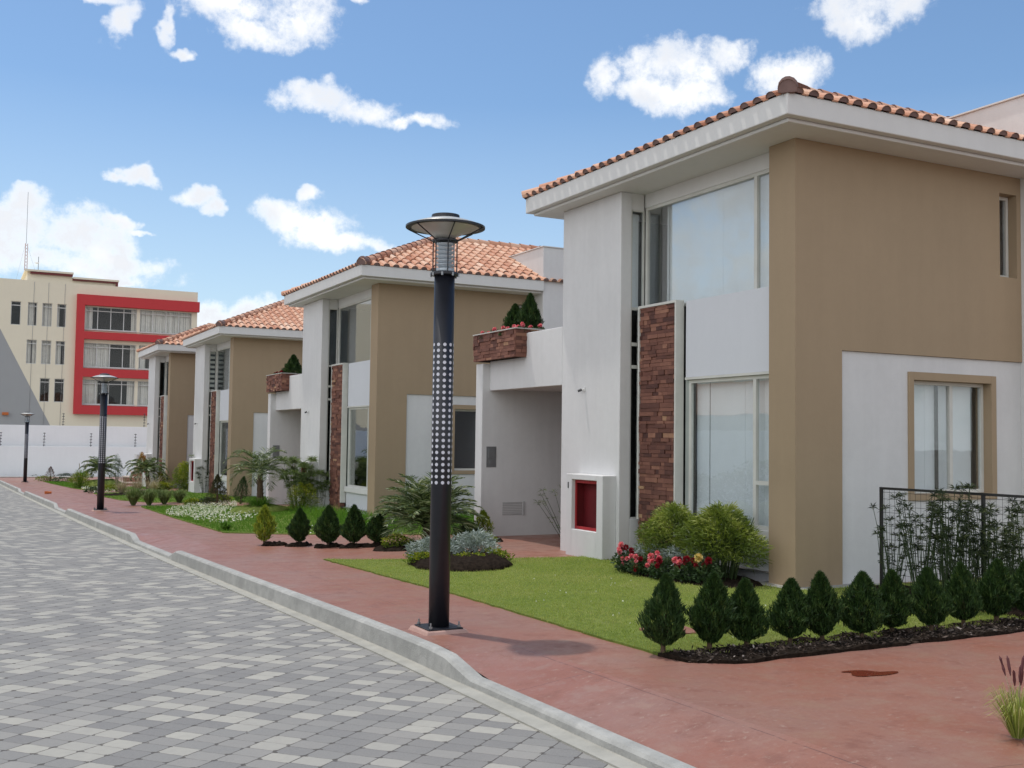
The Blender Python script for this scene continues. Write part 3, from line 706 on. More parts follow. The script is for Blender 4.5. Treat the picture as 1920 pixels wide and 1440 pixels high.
        g = MB(); g.box(px0-.03, px1, py0-.02, py0+.04, pz1-.018, pz1); g.box(px0-.03, px1, py1-.04, py1+.02, pz1-.018, pz1); g.box(px0-.03, px0+.04, py0+.04, py1-.04, pz1-.018, pz1)
        g.build('planter_rim', M['brass'], pl)
        # meter box and vent let into the carport wall
        g = MB(); g.box(-.305, -.11, yw-.006, yw+.001, 1.17, 1.54); g.box(-.27, -.14, yw-.02, yw-.006, 1.34, 1.5); g.box(-.24, -.17, yw-.016, yw-.006, 1.22, 1.30); g.build('meter_box', M['steel'], H)
        g = MB(); g.box(.03, .43, yw-.008, yw+.001, .53, .54); g.box(.03, .43, yw-.004, yw+.001, .31, .32)
        for k in range(7): g.box(.03, .43, yw-.006-.001*(k % 2), yw+.001, .325+.03*k, .34+.03*k)
        g.box(.44, .48, yw-.02, yw+.001, .31, .55); g.build('vent_grille', simple('grey_vent', (.42, .42, .42), .6), H)
    return H

h1 = house((8.774, 9.73, .04), 'nearest tan and white two storey house with pale blinds behind its big window', 0, 3)
h2 = house((8.44, 23.01, -.08), 'second house from the camera, dark glass reflecting sky, palm at its corner', 0, 17, gl='glass', cur='none')
h3 = house((8.20, 36.22, -.29), 'third house from the camera with slatted blind in its upper corner window', 0, 31, cur='some', carport=False)
h4 = house((7.72, 45.2, -.25), 'farthest and narrowest tan house, next to the stone steps and boundary wall', 1.2, 47, cur='none', carport=False)

# ------------------------------------------------------------------ plants
def thuja(rng, name, H, Rm, leafmat, n=8200, low=.10, peak=.30, lean=0, sz=1.0):
    root = empty(name, (0, 0, 0))
    g = MB(); g.tube([(0, 0, -.05), (.004, .004, H*.3), (0, 0, H*.8)], [.022*H/.55, .016*H/.55, .004], 7); g.build('trunk', M['wood'], root)
    t = rng.random(n)**.85; az = rng.random(n)*2*np.pi
    prof = np.where(t < peak, (t/peak)**.42, np.clip(1-(t-peak)/(1-peak), 0, 1)**.78)
    ph = rng.random(4)*6.3
    lob = 1+.15*np.sin(az*3+t*5+ph[0])+.13*np.sin(az*7-t*9+ph[1])+.10*np.sin(t*31+az*2+ph[2])+.10*np.sin(az*13+t*17+ph[3])
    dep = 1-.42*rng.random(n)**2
    r = Rm*prof*lob*dep
    z = H*(low+(1-low)*t*.97)
    P = np.stack([r*np.cos(az), r*np.sin(az), z], 1)
    D = np.stack([np.cos(az)*.45, np.sin(az)*.45, np.ones(n)*.9], 1)+rng.normal(size=(n, 3))*.36
    L = (.03+.04*rng.random(n))*(H/.55)**.6*sz; W = L*.17
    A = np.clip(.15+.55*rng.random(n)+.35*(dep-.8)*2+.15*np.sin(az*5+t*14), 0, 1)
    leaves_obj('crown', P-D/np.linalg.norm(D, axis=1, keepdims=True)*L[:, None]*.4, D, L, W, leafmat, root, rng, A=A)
    return root
def put(root, x, y, rz_=0, s=1.0, sz=None, dz=.0, lab=None, cat=None, grp=None):
    root.location = (x, y, gz(x, y)+dz); root.rotation_euler = (0, 0, rz_); root.scale = (s, s, sz or s)
    if lab: root['label'] = lab
    if cat: root['category'] = cat
    if grp: root['group'] = grp
    return root
rng = np.random.default_rng(5)
protos = [thuja(rng, 'dwarf_cypress', .55, .165, M['thuja']), thuja(rng, 'dwarf_cypress', .55, .15, M['thuja'], peak=.38), thuja(rng, 'dwarf_cypress', .54, .18, M['thuja'], peak=.34)]
row = [(4.99, 7.03, .60, 0, 1.0), (5.388, 6.96, .60, 1, 1.05), (5.73, 6.92, .54, 0, 1.05), (6.17, 6.91, .53, 2, .92), (6.455, 6.84, .57, 1, .98), (6.86, 6.80, .56, 2, 1.08), (7.32, 6.90, .54, 0, .95), (7.72, 6.83, .56, 2, .95), (8.22, 6.91, .56, 0, .95), (8.72, 6.96, .57, 1, 1.1), (9.22, 7.0, .57, 2, 1.0)]
RL = ['dwarf cypress at the left end of the near hedge, with a side sprout', 'tall slim dwarf cypress, second from the left in the near hedge', 'small dwarf cypress, third from the left in the near hedge, in front of the roses',
      'dwarf cypress with a thin spiky tip, fourth from the left in the near hedge', 'narrow upright dwarf cypress in front of the tan corner, fifth from the left', 'broad yellow-tinged dwarf cypress, sixth from the left in the near hedge',
      'dwarf cypress on a long bare stem at the wire fence post, seventh from left', 'dwarf cypress before the ground floor side window, eighth in the near hedge', 'dwarf cypress, ninth from the left in the near hedge, before the wire fence',
      'dwarf cypress, tenth from the left in the near hedge', 'dwarf cypress cut by the right edge of the photo, last in the near hedge']
used = set()
for i, (x, y, h, k, w) in enumerate(row):
    o = protos[k] if k not in used else copy_tree(protos[k]); used.add(k)
    put(o, x, y, i*1.3, w*1.02*(1+.05*math.sin(i*2.3)), h/.55, .03, RL[i], 'shrub', 'dwarf cypresses in the near hedge'); o.rotation_euler = (.05*math.sin(i*1.9), .05*math.cos(i*2.7), i*1.3)
row2 = [(5.28, 18.03, .62, 1, 1.15), (5.61, 17.47, .68, 2, 1.2), (5.93, 17.11, .67, 0, 1.2), (6.27, 16.91, .55, 2, 1.05)]
L2 = ['dark dwarf cypress right beside the golden one', 'second dark dwarf cypress from the golden one, before the far lawn', 'tall dark dwarf cypress in the row of four beyond the driveway', 'short dark dwarf cypress nearest the big palm by the lamp']
for i, (x, y, h, k, w) in enumerate(row2):
    put(copy_tree(protos[k]), x, y, 2+i, w, h/.55, .02, L2[i], 'shrub', 'dwarf cypresses beyond the driveway')
go = thuja(rng, 'golden_cypress', .62, .17, M['thuja_gold'], 2600, sz=1.25, peak=.4)
put(go, 4.80, 18.5, 0, 1.05, 1.08, .01, 'golden yellow dwarf cypress at the head of its row on the red walk', 'shrub')
cn = thuja(rng, 'conical_shrub', .85, .33, shaded('bronze_cypress_leaf', [(0, (.018, .022, .010)), (.6, (.05, .055, .022)), (1, (.16, .14, .06))], .6, .2, 9, trans=.1), 2600, low=.02, peak=.12)
put(cn, 6.72, 31.2, 0, 1, 1.05, 0, 'dark bronze cone-shaped shrub by the white flower patch', 'shrub')
c2 = thuja(rng, 'leaning_cypress', .85, .24, M['thuja'], 1800, low=.05, peak=.25); c2.rotation_euler = (0, 0, 0)
put(c2, 7.4, 31.3, 0, 1, .95, 0, 'yellowish conifer shrub leaning beside the second house palm', 'shrub'); c2.rotation_euler = (0, .12, 0)
for (x, y, h, lab) in ((4.80, 64.4, .85, 'reddish cone shrub at the far end of the street by the last lamp'),):
    o = thuja(rng, 'conical_shrub', h, .33, shaded('red_shrub_leaf', [(0, (.03, .02, .012)), (.5, (.10, .05, .03)), (1, (.25, .10, .08))], .6, .2, 9), 1200, low=.02, peak=.15)
    put(o, x, y, 0, 1, 1, 0, lab, 'shrub')
# cypresses and geraniums in the balcony planters
def geranium(x, y, z, mat, lab, s=1.0, grp='geraniums in the balcony planters'):
    n = 260; v = rng.normal(size=(n, 3)); v /= np.linalg.norm(v, axis=1, keepdims=True); v[:, 2] = abs(v[:, 2])
    root = empty('geranium', (x, y, z)); tag(root, lab, 'flower', grp)
    leaves_obj('foliage', v*rng.random((n, 1))*.09*s, v, .05*s, .035*s, M['rose_leaf'], root, rng)
    for k in range(2):
        n = 60; v = rng.normal(size=(n, 3)); v /= np.linalg.norm(v, axis=1, keepdims=True)
        c = np.array([rng.uniform(-.05, .05), rng.uniform(-.06, .06), .10+.03*rng.random()])*s
        leaves_obj('flower', c+v*.012, v, .032*s, .03*s, mat, root, rng)
GL = ['pink geranium at the far end of the near planter', 'pink geranium second from the far end of the near planter', 'pale pink geranium hanging over the near planter rim below the left cypress',
      'pink geranium between the two planter cypresses', 'pink geranium at the foot of the taller planter cypress', 'pink geranium at the near front corner of the near planter', 'pink geranium behind the near corner of the stone planter', 'red-pink geranium trailing at the back of the near planter']
hx, hy, hz = h1.location
for i, (dx, dy) in enumerate([(-.38, 7.6), (-.36, 7.25), (-.40, 6.78), (-.30, 6.62), (-.34, 6.48), (-.30, 6.34), (-.12, 6.33), (.04, 6.33)]):
    geranium(hx+dx, hy+dy, hz+3.46+(.03 if i % 2 else 0), M['pink'], GL[i])
for x, y, h, lab in ((hx-.12, hy+6.95, .60, 'shorter cypress in the stone balcony planter'), (hx+.0, hy+6.62, .74, 'taller cypress in the stone balcony planter')):
    o = copy_tree(protos[1]); put(o, x, y, .5, 1.25, h/.5, 0, lab, 'shrub', 'cypresses in the balcony planter'); o.location.z = hz+3.38
hx, hy, hz = h2.location
o = copy_tree(protos[0]); put(o, hx-.1, hy+6.45, .5, 1.5, 1.3, 0, 'round dark cypress in the second house stone planter', 'shrub'); o.location.z = hz+3.36
for i, (dx, dy) in enumerate([(-.36, 7.3), (-.36, 6.9), (-.36, 6.6)]):
    geranium(hx+dx, hy+dy, hz+3.48, M['crimson'], ['red geranium at the far end of the second house planter', 'red geranium in the middle of the second house planter', 'red geranium next to the pillar in the second house planter'][i], grp='red geraniums in the second house planter')

def bush(name, x, y, rx, ry, h, mat, n, L, W, lab, cat='shrub', stems=0, z0=.0, updir=.5, seed=1, grp=None, core=.3, bend=.1, top=1.0):
    r = np.random.default_rng(seed); root = empty(name, (x, y, gz(x, y)+.01)); tag(root, lab, cat, grp)
    az = r.random(n)*2*np.pi; rad = r.random(n)**.45; t = z0+(1-z0)*r.random(n)**.8
    lob = 1+.14*np.sin(az*3+t*4+seed)+.12*np.sin(az*5-t*7)
    env = np.sqrt(np.clip(1-(np.clip(t-.45, 0, 1)/.58)**2, .05, 1))*np.clip(.6+t*1.3, 0, 1)
    hh = h*(1-.22*(.5+.5*np.sin(az*2.3+seed)*rad))
    P = np.stack([rx*rad*env*lob*np.cos(az), ry*rad*env*lob*np.sin(az), hh*t*top], 1)
    D = np.stack([np.cos(az)*rad, np.sin(az)*rad, np.full(n, updir)], 1)+r.normal(size=(n, 3))*.55
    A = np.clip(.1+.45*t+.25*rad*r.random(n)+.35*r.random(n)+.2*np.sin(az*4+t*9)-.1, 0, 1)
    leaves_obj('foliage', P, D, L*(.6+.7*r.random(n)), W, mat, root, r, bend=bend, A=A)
    if stems:
        g = MB()
        for k in range(stems):
            a = r.random()*6.28; q = r.random()**.5
            g.tube([(rx*.35*q*math.cos(a), ry*.35*q*math.sin(a), -.03), (rx*.6*q*math.cos(a), ry*.6*q*math.sin(a), h*.5), (rx*.85*q*math.cos(a), ry*.85*q*math.sin(a), h*.85)], [.007, .005, .002], 5)
        g.build('stem', M['stem'], root)
    return root
bush('bamboo_bush', 8.30, 11.45, .42, .58, .92, M['bamboo'], 7600, .085, .013, 'bushy bamboo in front of the stone panel, left of the bamboo pair', stems=30, seed=2, z0=.12)
bush('bamboo_bush', 8.38, 10.62, .42, .62, .95, M['bamboo'], 8800, .085, .013, 'taller bamboo bush against the tan corner of the nearest house', stems=55, seed=3, z0=.30)
bush('silver_bush', 8.02, 11.65, .28, .35, .38, M['silver'], 1500, .06, .014, 'silvery dusty miller behind the left roses', seed=4, z0=.1)
bush('silver_bush', 8.08, 11.0, .28, .45, .40, M['silver'], 1700, .06, .014, 'silvery dusty miller between roses and bamboo', seed=5, z0=.1)
def rose(x, y, r_, h, n, fl, lab, seed):
    o = bush('rose_bush', x, y, r_, r_, h, M['rose_leaf'], n, .045, .028, lab, 'rose bush', stems=8, seed=seed, grp='roses in the bed by the niche')
    r = np.random.default_rng(seed)
    fl = [f_ for (a_, b_, c_, m_, s_) in fl for f_ in ((a_, b_, c_, m_, s_*.82), (a_-.01+r.uniform(-.03, .03), b_+r.uniform(-.07, .07), c_-r.uniform(.02, .07), m_ if r.random() < .6 else 'crimson', s_*.6))]
    for (dx, dy, z, m, s) in fl:
        k = 60; v = r.normal(size=(k, 3)); v /= np.linalg.norm(v, axis=1, keepdims=True)
        f = leaves_obj('flower', np.array([dx, dy, z])+v*.012*s, v+np.array([0, 0, .4]), .038*s, .04*s, M[m], o, r)
rose(7.80, 11.80, .16, .30, 700, [(-.06, .05, .36, 'pink', 1.1), (-.03, -.02, .33, 'crimson', 1.1), (-.1, .02, .28, 'pink', 1), (.0, -.1, .30, 'crimson', 1), (-.1, -.05, .19, 'pink', .9)], 'leftmost rose bush with pink and dark red blooms beside the niche', 11)
rose(7.78, 11.42, .16, .27, 700, [(-.1, .1, .24, 'pink', 1.1), (-.1, .0, .25, 'pink', 1), (-.08, -.08, .23, 'crimson', .9), (-.12, -.03, .13, 'crimson', .8)], 'low rose bush with small red blooms, second from the left', 12)
rose(7.84, 11.02, .2, .28, 900, [(-.12, .12, .28, 'pink', 1.25), (-.13, .07, .22, 'pink', 1.2), (-.1, -.02, .27, 'pink', 1.1), (-.14, -.08, .25, 'crimson', 1.2), (-.1, .02, .33, 'pink', .9)], 'middle rose bush crowded with bright pink blooms', 13)
rose(7.93, 10.68, .2, .28, 900, [(-.12, .08, .27, 'pink', 1.2), (-.12, .0, .25, 'pink', 1.1), (-.08, .05, .28, 'crimson', .9), (-.1, -.12, .30, 'crimson', 1.2)], 'rose bush with deep pink blooms left of the yellow rose', 14)
rose(8.03, 10.42, .17, .30, 700, [(-.1, .04, .32, 'yellow', 1.5), (-.12, .1, .28, 'crimson', 1.2), (-.06, -.1, .30, 'crimson', 1.3)], 'rightmost rose bush with one pale yellow bloom', 15)
# bed with the lamp post in front of it
bush('silver_bush', 6.12, 14.2, .38, .40, .36, M['silver'], 2600, .07, .016, 'silvery dusty miller left of the lamp post', seed=21)
bush('silver_bush', 6.62, 13.95, .36, .40, .42, M['silver'], 2600, .07, .016, 'silvery dusty miller right of the lamp post', seed=22)
bush('lime_groundcover', 5.88, 13.95, .26, .26, .19, M['leaf_lime'], 900, .045, .022, 'lime groundcover on the soil mound, left of the lamp post', 'plant', seed=23)
bush('lime_groundcover', 6.36, 13.45, .26, .24, .18, M['leaf_lime'], 900, .045, .022, 'lime groundcover just right of the lamp post', 'plant', seed=24)
bush('lime_groundcover', 6.75, 13.55, .24, .24, .20, M['leaf_lime'], 900, .045, .022, 'lime groundcover at the right tip of the soil mound', 'plant', seed=25)
bush('lime_groundcover', 6.38, 16.3, .28, .22, .22, M['leaf_lime'], 800, .045, .022, 'yellow green plant at the left foot of the big palm', 'plant', seed=26)
bush('lime_groundcover', 7.75, 16.0, .22, .20, .20, M['leaf_lime'], 700, .045, .022, 'yellow green plant in the bed by the carport wall', 'plant', seed=27)
bush('green_shrub', 7.75, 16.5, .25, .24, .30, M['rose_leaf'], 1400, .05, .02, 'dark green shrub between the big palm and the carport wall', seed=28)
th = thuja(rng, 'feathery_conifer', .55, .2, M['leaf_lime'], 1800, sz=1.3, peak=.35); put(th, 8.02, 16.55, 0, .95, .95, 0, 'feathery yellow green conifer against the carport wall', 'shrub')

def palm(name, x, y, trunk, nf, fl, lab, seed, arch=1.0, mat='palm', lean=(0, 0), tr=.07, leafw=.011, up0=1.15, nl=26, leafl=.26, zbase=0):
    r = np.random.default_rng(seed); root = empty(name, (x, y, gz(x, y)+zbase)); tag(root, lab, 'palm')
    top = Vector((lean[0], lean[1], trunk))
    if trunk > .1:
        g = MB(); k = 9; g.tube([top*(i/k)+Vector((0, 0, -.05 if i == 0 else 0)) for i in range(k+1)], [tr*(1.25-.35*i/k)*(1+.09*(i % 2)) for i in range(k+1)], 9)
        for i in range(46):        # leaf-base stubs
            t = r.random(); a = r.random()*6.28; c = top*t; g.tube([c+Vector((math.cos(a), math.sin(a), 0))*tr*.9, c+Vector((math.cos(a)*tr*1.5, math.sin(a)*tr*1.5, .05))], [.014, .006], 4)
        g.build('trunk', M['wood'], root)
    P = []; D = []; L = []; ra = MB()
    for i in range(nf):
        a = 2.399*i+r.uniform(-.2, .2); u = i/nf; el = up0-u*1.25+r.uniform(-.1, .1); f = fl*r.uniform(.85, 1.1)*(1 if u < .8 else .85)
        pts = []; p = top.copy(); e = el
        for k in range(13):
            pts.append(p.copy()); dvec = Vector((math.cos(a)*math.cos(e), math.sin(a)*math.cos(e), math.sin(e))); p = p+dvec*f/12; e -= arch*(.05+.013*k)
        ra.tube(pts, [.009*(1-.75*k/12) for k in range(13)], 4, 0, .4)
        for k in range(nl):
            s = .12+.88*k/nl; q = s*12; j = min(int(q), 11); c = pts[j].lerp(pts[j+1], q-j); tdir = (pts[j+1]-pts[j]).normalized()
            side = tdir.cross(Vector((0, 0, 1))); side = side.normalized() if side.length > 1e-3 else Vector((1, 0, 0)); upv = side.cross(tdir)
            for sg in (-1, 1):
                dd = side*sg*.85+tdir*(.55+.35*s)+upv*(.35*r.random()-.02)+Vector(r.normal(size=3))*.09
                P.append(c); D.append(dd); L.append(leafl*fl*math.sin(math.pi*(.18+.8*s)**.9)*r.uniform(.85, 1.1)+.03)
    ra.build('frond_rib', M['stem'], root)
    P = np.array(P); D = np.array(D); L = np.array(L)
    leaves_obj('fronds', P, D, L, leafw*(.8+.4*r.random(len(P))), M[mat], root, r, bend=.14)
    return root
palm('palm', 7.0, 16.55, .30, 64, 1.08, 'big bushy palm behind the nearest lamp post', 41, arch=.95, up0=1.50, nl=40, leafl=.30, leafw=.017)
palm('palm', 6.92, 27.15, .82, 24, 1.10, 'arching palm with a short brown trunk in front of the third house', 42, arch=1.5, lean=(-.02, 0), nl=34, leafl=.27, leafw=.015, up0=1.45, zbase=.14)
palm('palm', 6.89, 44.4, .72, 24, 1.0, 'slim palm with a dark leaning trunk by the farthest house', 43, arch=1.4, lean=(-.08, 0), nl=24, leafw=.034, up0=1.3)
palm('palm', 6.07, 53.0, .45, 28, 1.12, 'palm on a grassy mound before the white boundary wall', 44, arch=1.25, nl=24, leafw=.040, up0=1.3, zbase=.28)

def papyrus(x, y, n, h, spread, lab, seed, mat='papyrus', head=.16, nl=34, lw=.004, lean=(0, 0), dz=0, grp=None, sub=3):
    r = np.random.default_rng(seed); root = empty('papyrus_plant', (x, y, gz(x, y)+dz)); tag(root, lab, 'plant', grp)
    g = MB(); P = []; D = []; L = []
    for i in range(n):
        a = r.random()*6.28; q = r.random()**.5; hh = h*r.uniform(.45, 1.05); s = spread*q
        base = Vector((.3*s*math.cos(a), .3*s*math.sin(a), -.03)); tip = Vector((s*math.cos(a)+lean[0]*hh, s*math.sin(a)+lean[1]*hh, hh)); mid = base.lerp(tip, .5)+Vector((r.normal()*.015, r.normal()*.015, .03))
        g.tube([base, mid, tip], [.0055, .0045, .003], 5)
        for k in range(nl):
            b = r.random()*6.28; e = r.uniform(-.35, 1.0)
            P.append(tip); D.append((math.cos(b)*math.cos(e), math.sin(b)*math.cos(e), math.sin(e))); L.append(head*r.uniform(.6, 1.1)*(.6+.4*hh/h))
        for k in range(sub):         # leafy nodes lower on the stem
            c = mid.lerp(tip, r.uniform(-.6, .9))
            for _ in range(9):
                b = r.random()*6.28; P.append(c); D.append((math.cos(b), math.sin(b), r.uniform(-.2, .8))); L.append(head*.5*r.uniform(.5, 1))
    g.build('stem', M['stem'], root)
    leaves_obj('leaf_head', np.array(P), np.array(D), np.array(L), lw, M[mat], root, r, bend=.18)
    return root
papyrus(7.75, 26.6, 42, 1.25, .42, 'papyrus clump with feathery heads left of the second house pillar', 51, head=.21, nl=130, lw=.010)
papyrus(8.35, 26.5, 18, .95, .30, 'smaller papyrus clump in front of the second house dark stone panel', 52, head=.19, nl=110, lw=.010)
bush('bamboo_bush', 7.75, 26.2, .38, .42, .75, M['leaf_lime'], 2600, .07, .012, 'yellow green bush at the foot of the papyrus clump', seed=53)
bush('bamboo_bush', 7.85, 41.2, .55, .6, 1.12, M['leaf_lime'], 5200, .11, .020, 'tall lime green bush before the third house pillar', seed=54)
papyrus(8.15, 40.9, 26, 1.30, .35, 'papyrus rising behind the lime bush at the third house', 55, head=.18, nl=40, lw=.010)
papyrus(8.1, 39.6, 24, 1.1, .3, 'dark papyrus beside the third house stone panel', 56, mat='papyrus_dark', head=.16, nl=40, lw=.010)
papyrus(8.45, 16.0, 9, .95, .45, 'few papyrus stems poking out behind the niche pillar', 57, head=.13, nl=16, lw=.007, lean=(-.25, 0)).location = (9.5, 16.1, gz(9.5, 16.1))
# dark papyrus along the wire fence
fl_ = [(9.50, 8.95), (9.52, 8.55), (9.5, 8.2), (9.5, 7.95), (9.5, 7.7), (9.5, 7.45), (9.5, 7.2)]
fh = [.95, 1.02, 1.12, .95, .98, 1.0, .95]
FL = ['dark papyrus at the left end post of the wire fence', 'second papyrus clump along the wire fence, below the side window', 'tall papyrus clump rising above the wire fence rail', 'papyrus clump between the tall one and the middle fence post', 'dense papyrus clump at the middle fence post', 'papyrus clump right of the middle fence post', 'papyrus clump at the right edge of the photo']
for i, (x, y) in enumerate(fl_):
    papyrus(x, y, 32 if i else 16, fh[i], .27, FL[i], 60+i, mat='papyrus_dark', head=.10, nl=30, lw=.009, grp='papyrus along the wire fence', dz=.08, sub=4)
mound('flower_bed', 9.55, 8.1, .45, 1.3, .09, seed=8)

def ograss(name, x, y, n, h, spread, lab, seed, mat='grass_deep', plumes=0, pm='plume', w=.006, grp=None, cat='ornamental grass', ph=1.25):
    r = np.random.default_rng(seed); root = empty(name, (x, y, gz(x, y)+.01)); tag(root, lab, cat, grp)
    vs = []; fs = []; sh = []
    for i in range(n):
        a = r.random()*6.28; q = r.random()**.6; hh = h*r.uniform(.5, 1.05); b = Vector((.16*spread*q*math.cos(a), .16*spread*q*math.sin(a), 0)); sd = Vector((-math.sin(a), math.cos(a), 0))*w*.5
        o = spread*q; pts = [b, b+Vector((o*.3*math.cos(a), o*.3*math.sin(a), hh*.5)), b+Vector((o*.65*math.cos(a), o*.65*math.sin(a), hh*.85)), b+Vector((o*math.cos(a), o*math.sin(a), hh*(1-.35*q)))]
        k = len(vs)
        for j, p in enumerate(pts[:3]): vs += [tuple(p-sd*(1-j*.2)), tuple(p+sd*(1-j*.2))]
        vs.append(tuple(pts[3])); fs += [(k, k+1, k+3, k+2), (k+2, k+3, k+5, k+4), (k+4, k+5, k+6)]; c = r.random(); sh += [c, c, min(1, c+.2)]
    m = MB(); m.v = vs; m.f = fs; m.m = [0]*len(fs); m.a = sh; m.build('blades', M[mat], root)
    if plumes:
        for i in range(plumes):
            a = r.random()*6.28; q = r.uniform(.3, 1.1); o = spread*q; hh = h*ph*r.uniform(.8, 1.1)
            p0 = Vector((0, 0, 0)); p1 = Vector((o*.45*math.cos(a), o*.45*math.sin(a), hh*.6)); p2 = Vector((o*math.cos(a), o*math.sin(a), hh))
            g = MB(); g.tube([p0, p1, p1.lerp(p2, .4)], .0022, 4, 0)
            g.tube([p1.lerp(p2, .35), p1.lerp(p2, .55), p1.lerp(p2, .85), p2+Vector((0, 0, -.01))], [.003, .009, .008, .001], 6, 1)
            g.build('plume', [M['drygrass'], M[pm]], root)
    return root
ograss('fountain_grass', 5.30, 4.10, 420, .30, .20, 'fountain grass tuft with purple plumes at the lower right corner', 71, mat='grassy', plumes=9, w=.0045, ph=1.45)
for i, (x, y, h, s) in enumerate([(4.86, 34.1, .60, .36), (5.3, 34.0, .56, .36), (5.75, 34.05, .50, .34), (6.2, 34.1, .46, .32)]):
    ograss('grass_clump', x, y, 800, h, s, ['leftmost soft green grass clump edging the walk', 'second soft green grass clump from the walk', 'third soft green grass clump from the walk', 'fourth soft green grass clump, nearest the white flowers'][i], 72+i, mat='softgrass', w=.010, grp='grass clumps at the second driveway')
ograss('grass_clump', 4.95, 22.1, 380, .22, .22, 'low dark grass clump at the corner of the second lawn', 77, w=.010)
ograss('grass_clump', 6.9, 27.1, 900, .42, .55, 'dark lush grass around the foot of the arching palm', 78, w=.010)
for i, (x, y, p) in enumerate([(6.2, 42.6, 26), (5.7, 42.9, 22), (6.6, 41.6, 20)]):
    ograss('dry_grass', x, y, 260, .5, .38, ['dry tan plume grass below the stone steps', 'dry tan plume grass nearest the walk, left of the far palm', 'dry tan plume grass right of the slim far palm'][i], 80+i, mat='drygrass', plumes=p, pm='drygrass', w=.012, grp='dry grasses by the far palm', ph=1.2)
bush('green_shrub', 5.06, 51.4, .42, .42, .75, M['leaf_lime'], 1300, .12, .02, 'rounded yellow green shrub left of the middle lamp post', seed=91)
ograss('grass_clump', 5.06, 51.4, 60, 1.0, .3, 'thin grass stalks standing up out of the rounded far shrub', 92, plumes=4, pm='drygrass', w=.02)
bush('green_shrub', 7.35, 44.3, .3, .3, .65, M['leaf_lime'], 900, .09, .02, 'small lime bush right behind the slim palm trunk', seed=93)
bush('green_shrub', 7.1, 42.6, .4, .3, .32, M['leaf_lime'], 800, .09, .03, 'low yellow shrub beside the farthest house corner', seed=94)
bush('green_shrub', 6.9, 46.3, .22, .22, 1.5, M['orange_leaf'], 700, .10, .03, 'thin shrub with orange and yellow crown against the farthest pillar', seed=95, stems=5, z0=.55)
bush('green_shrub', 6.6, 51.5, .2, .2, 1.45, M['silver'], 600, .12, .02, 'slender grey green shrub before the stone steps', seed=96, stems=5, z0=.25)
for i, (x, y, rx, h) in enumerate([(4.55, 64.8, .5, .3), (5.3, 62.5, .6, .28), (5.9, 61.5, .5, .25), (4.75, 79.2, .5, .2), (2.95, 79.3, .5, .25), (6.8, 78.9, .5, .2), (5.6, 45.3, .4, .28), (4.95, 45.2, .35, .22), (6.2, 31.8, .3, .2), (6.55, 31.6, .25, .2), (7.0, 31.9, .3, .22)]):
    bush('low_shrub', x, y, rx, rx*.7, h, M['leaf_lime'] if i % 2 == 0 else M['rose_leaf'], 500, .09, .03,
         ['lime low plant at the foot of the reddish cone shrub', 'low green plant right of the reddish cone shrub', 'low lime plant before the boundary wall, left of the mound palm', 'small weed at the boundary wall between the far lamps', 'small weed at the boundary wall, far left', 'small dark weed at the boundary wall behind the middle lamp',
          'low lime plant on the path edge below the far dry grass', 'low green plant on the walk edge under the rounded far shrub', 'yellow low plant left of the bronze cone shrub', 'dark low plant just left of the bronze cone shrub', 'yellow low plant between the two conifers'][i], 'plant', seed=100+i)

# grass blades and small white clover (uncountable)
def inside(P_, x, y):
    c = np.zeros(len(x), bool); n = len(P_); j = n-1
    for i in range(n):
        xi, yi = P_[i]; xj, yj = P_[j]
        with np.errstate(divide='ignore', invalid='ignore'):
            c ^= ((yi > y) != (yj > y)) & (x < (xj-xi)*(y-yi)/((yj-yi) if yj != yi else 1e-9)+xi)
        j = i
    return c
def grass(poly, n, h, w, mat, seed, label, holes=(), name='grass'):
    r = np.random.default_rng(seed); xs = [p[0] for p in poly]; ys_ = [p[1] for p in poly]
    x = r.uniform(min(xs), max(xs), n); y = r.uniform(min(ys_), max(ys_), n); k = inside(poly, x, y)
    for (cx, cy, a, b) in holes: k &= ((x-cx)/a)**2+((y-cy)/b)**2 > 1
    x = x[k]; y = y[k]; x = x+r.normal(size=len(x))*.022; y = y+r.normal(size=len(y))*.022; z = np.array([gz(float(a), float(b)) for a, b in zip(x, y)])+.012
    D = np.stack([r.normal(size=len(x))*.45, r.normal(size=len(x))*.45, np.ones(len(x))], 1)
    pt = .5+.30*np.sin(x*1.7+np.sin(y*2.1)*1.3)*np.sin(y*1.3+1)+.28*np.sin(x*6.1+np.sin(y*4.3)*2)*np.sin(y*5.2+np.sin(x*3.7)*1.5)
    o = leaves_obj(name, np.stack([x, y, z], 1), D, h*(.5+.8*r.random(len(x))), w, M[mat], None, r, A=.25+.35*pt+.4*r.random(len(x)))
    tag(o, label, 'grass', kind='stuff'); return o
grass(LAWN1, 150000, .032, .0055, 'grassy', 1, 'mown grass of the nearest lawn', holes=[(6.33, 13.75, .6, .75), (8.32, 11.25, .6, 1.3), (5.62, 7.85, .3, .22)])
grass(LAWN2, 110000, .055, .009, 'grass_deep', 2, 'longer grass of the second lawn', holes=[])
grass([(6.9, 19.5), (8.4, 18.4), (12, 18.4), (12, 22.4), (8.4, 22.8), (8.3, 27), (7.6, 27.4)], 16000, .22, .010, 'grass_deep', 3, 'tall unmown grass against the second house')
grass(LAWN3, 40000, .04, .014, 'grass_deep', 4, 'grass of the third lawn'); grass(LAWN4, 30000, .04, .018, 'grass_deep', 5, 'grass of the farthest lawn')
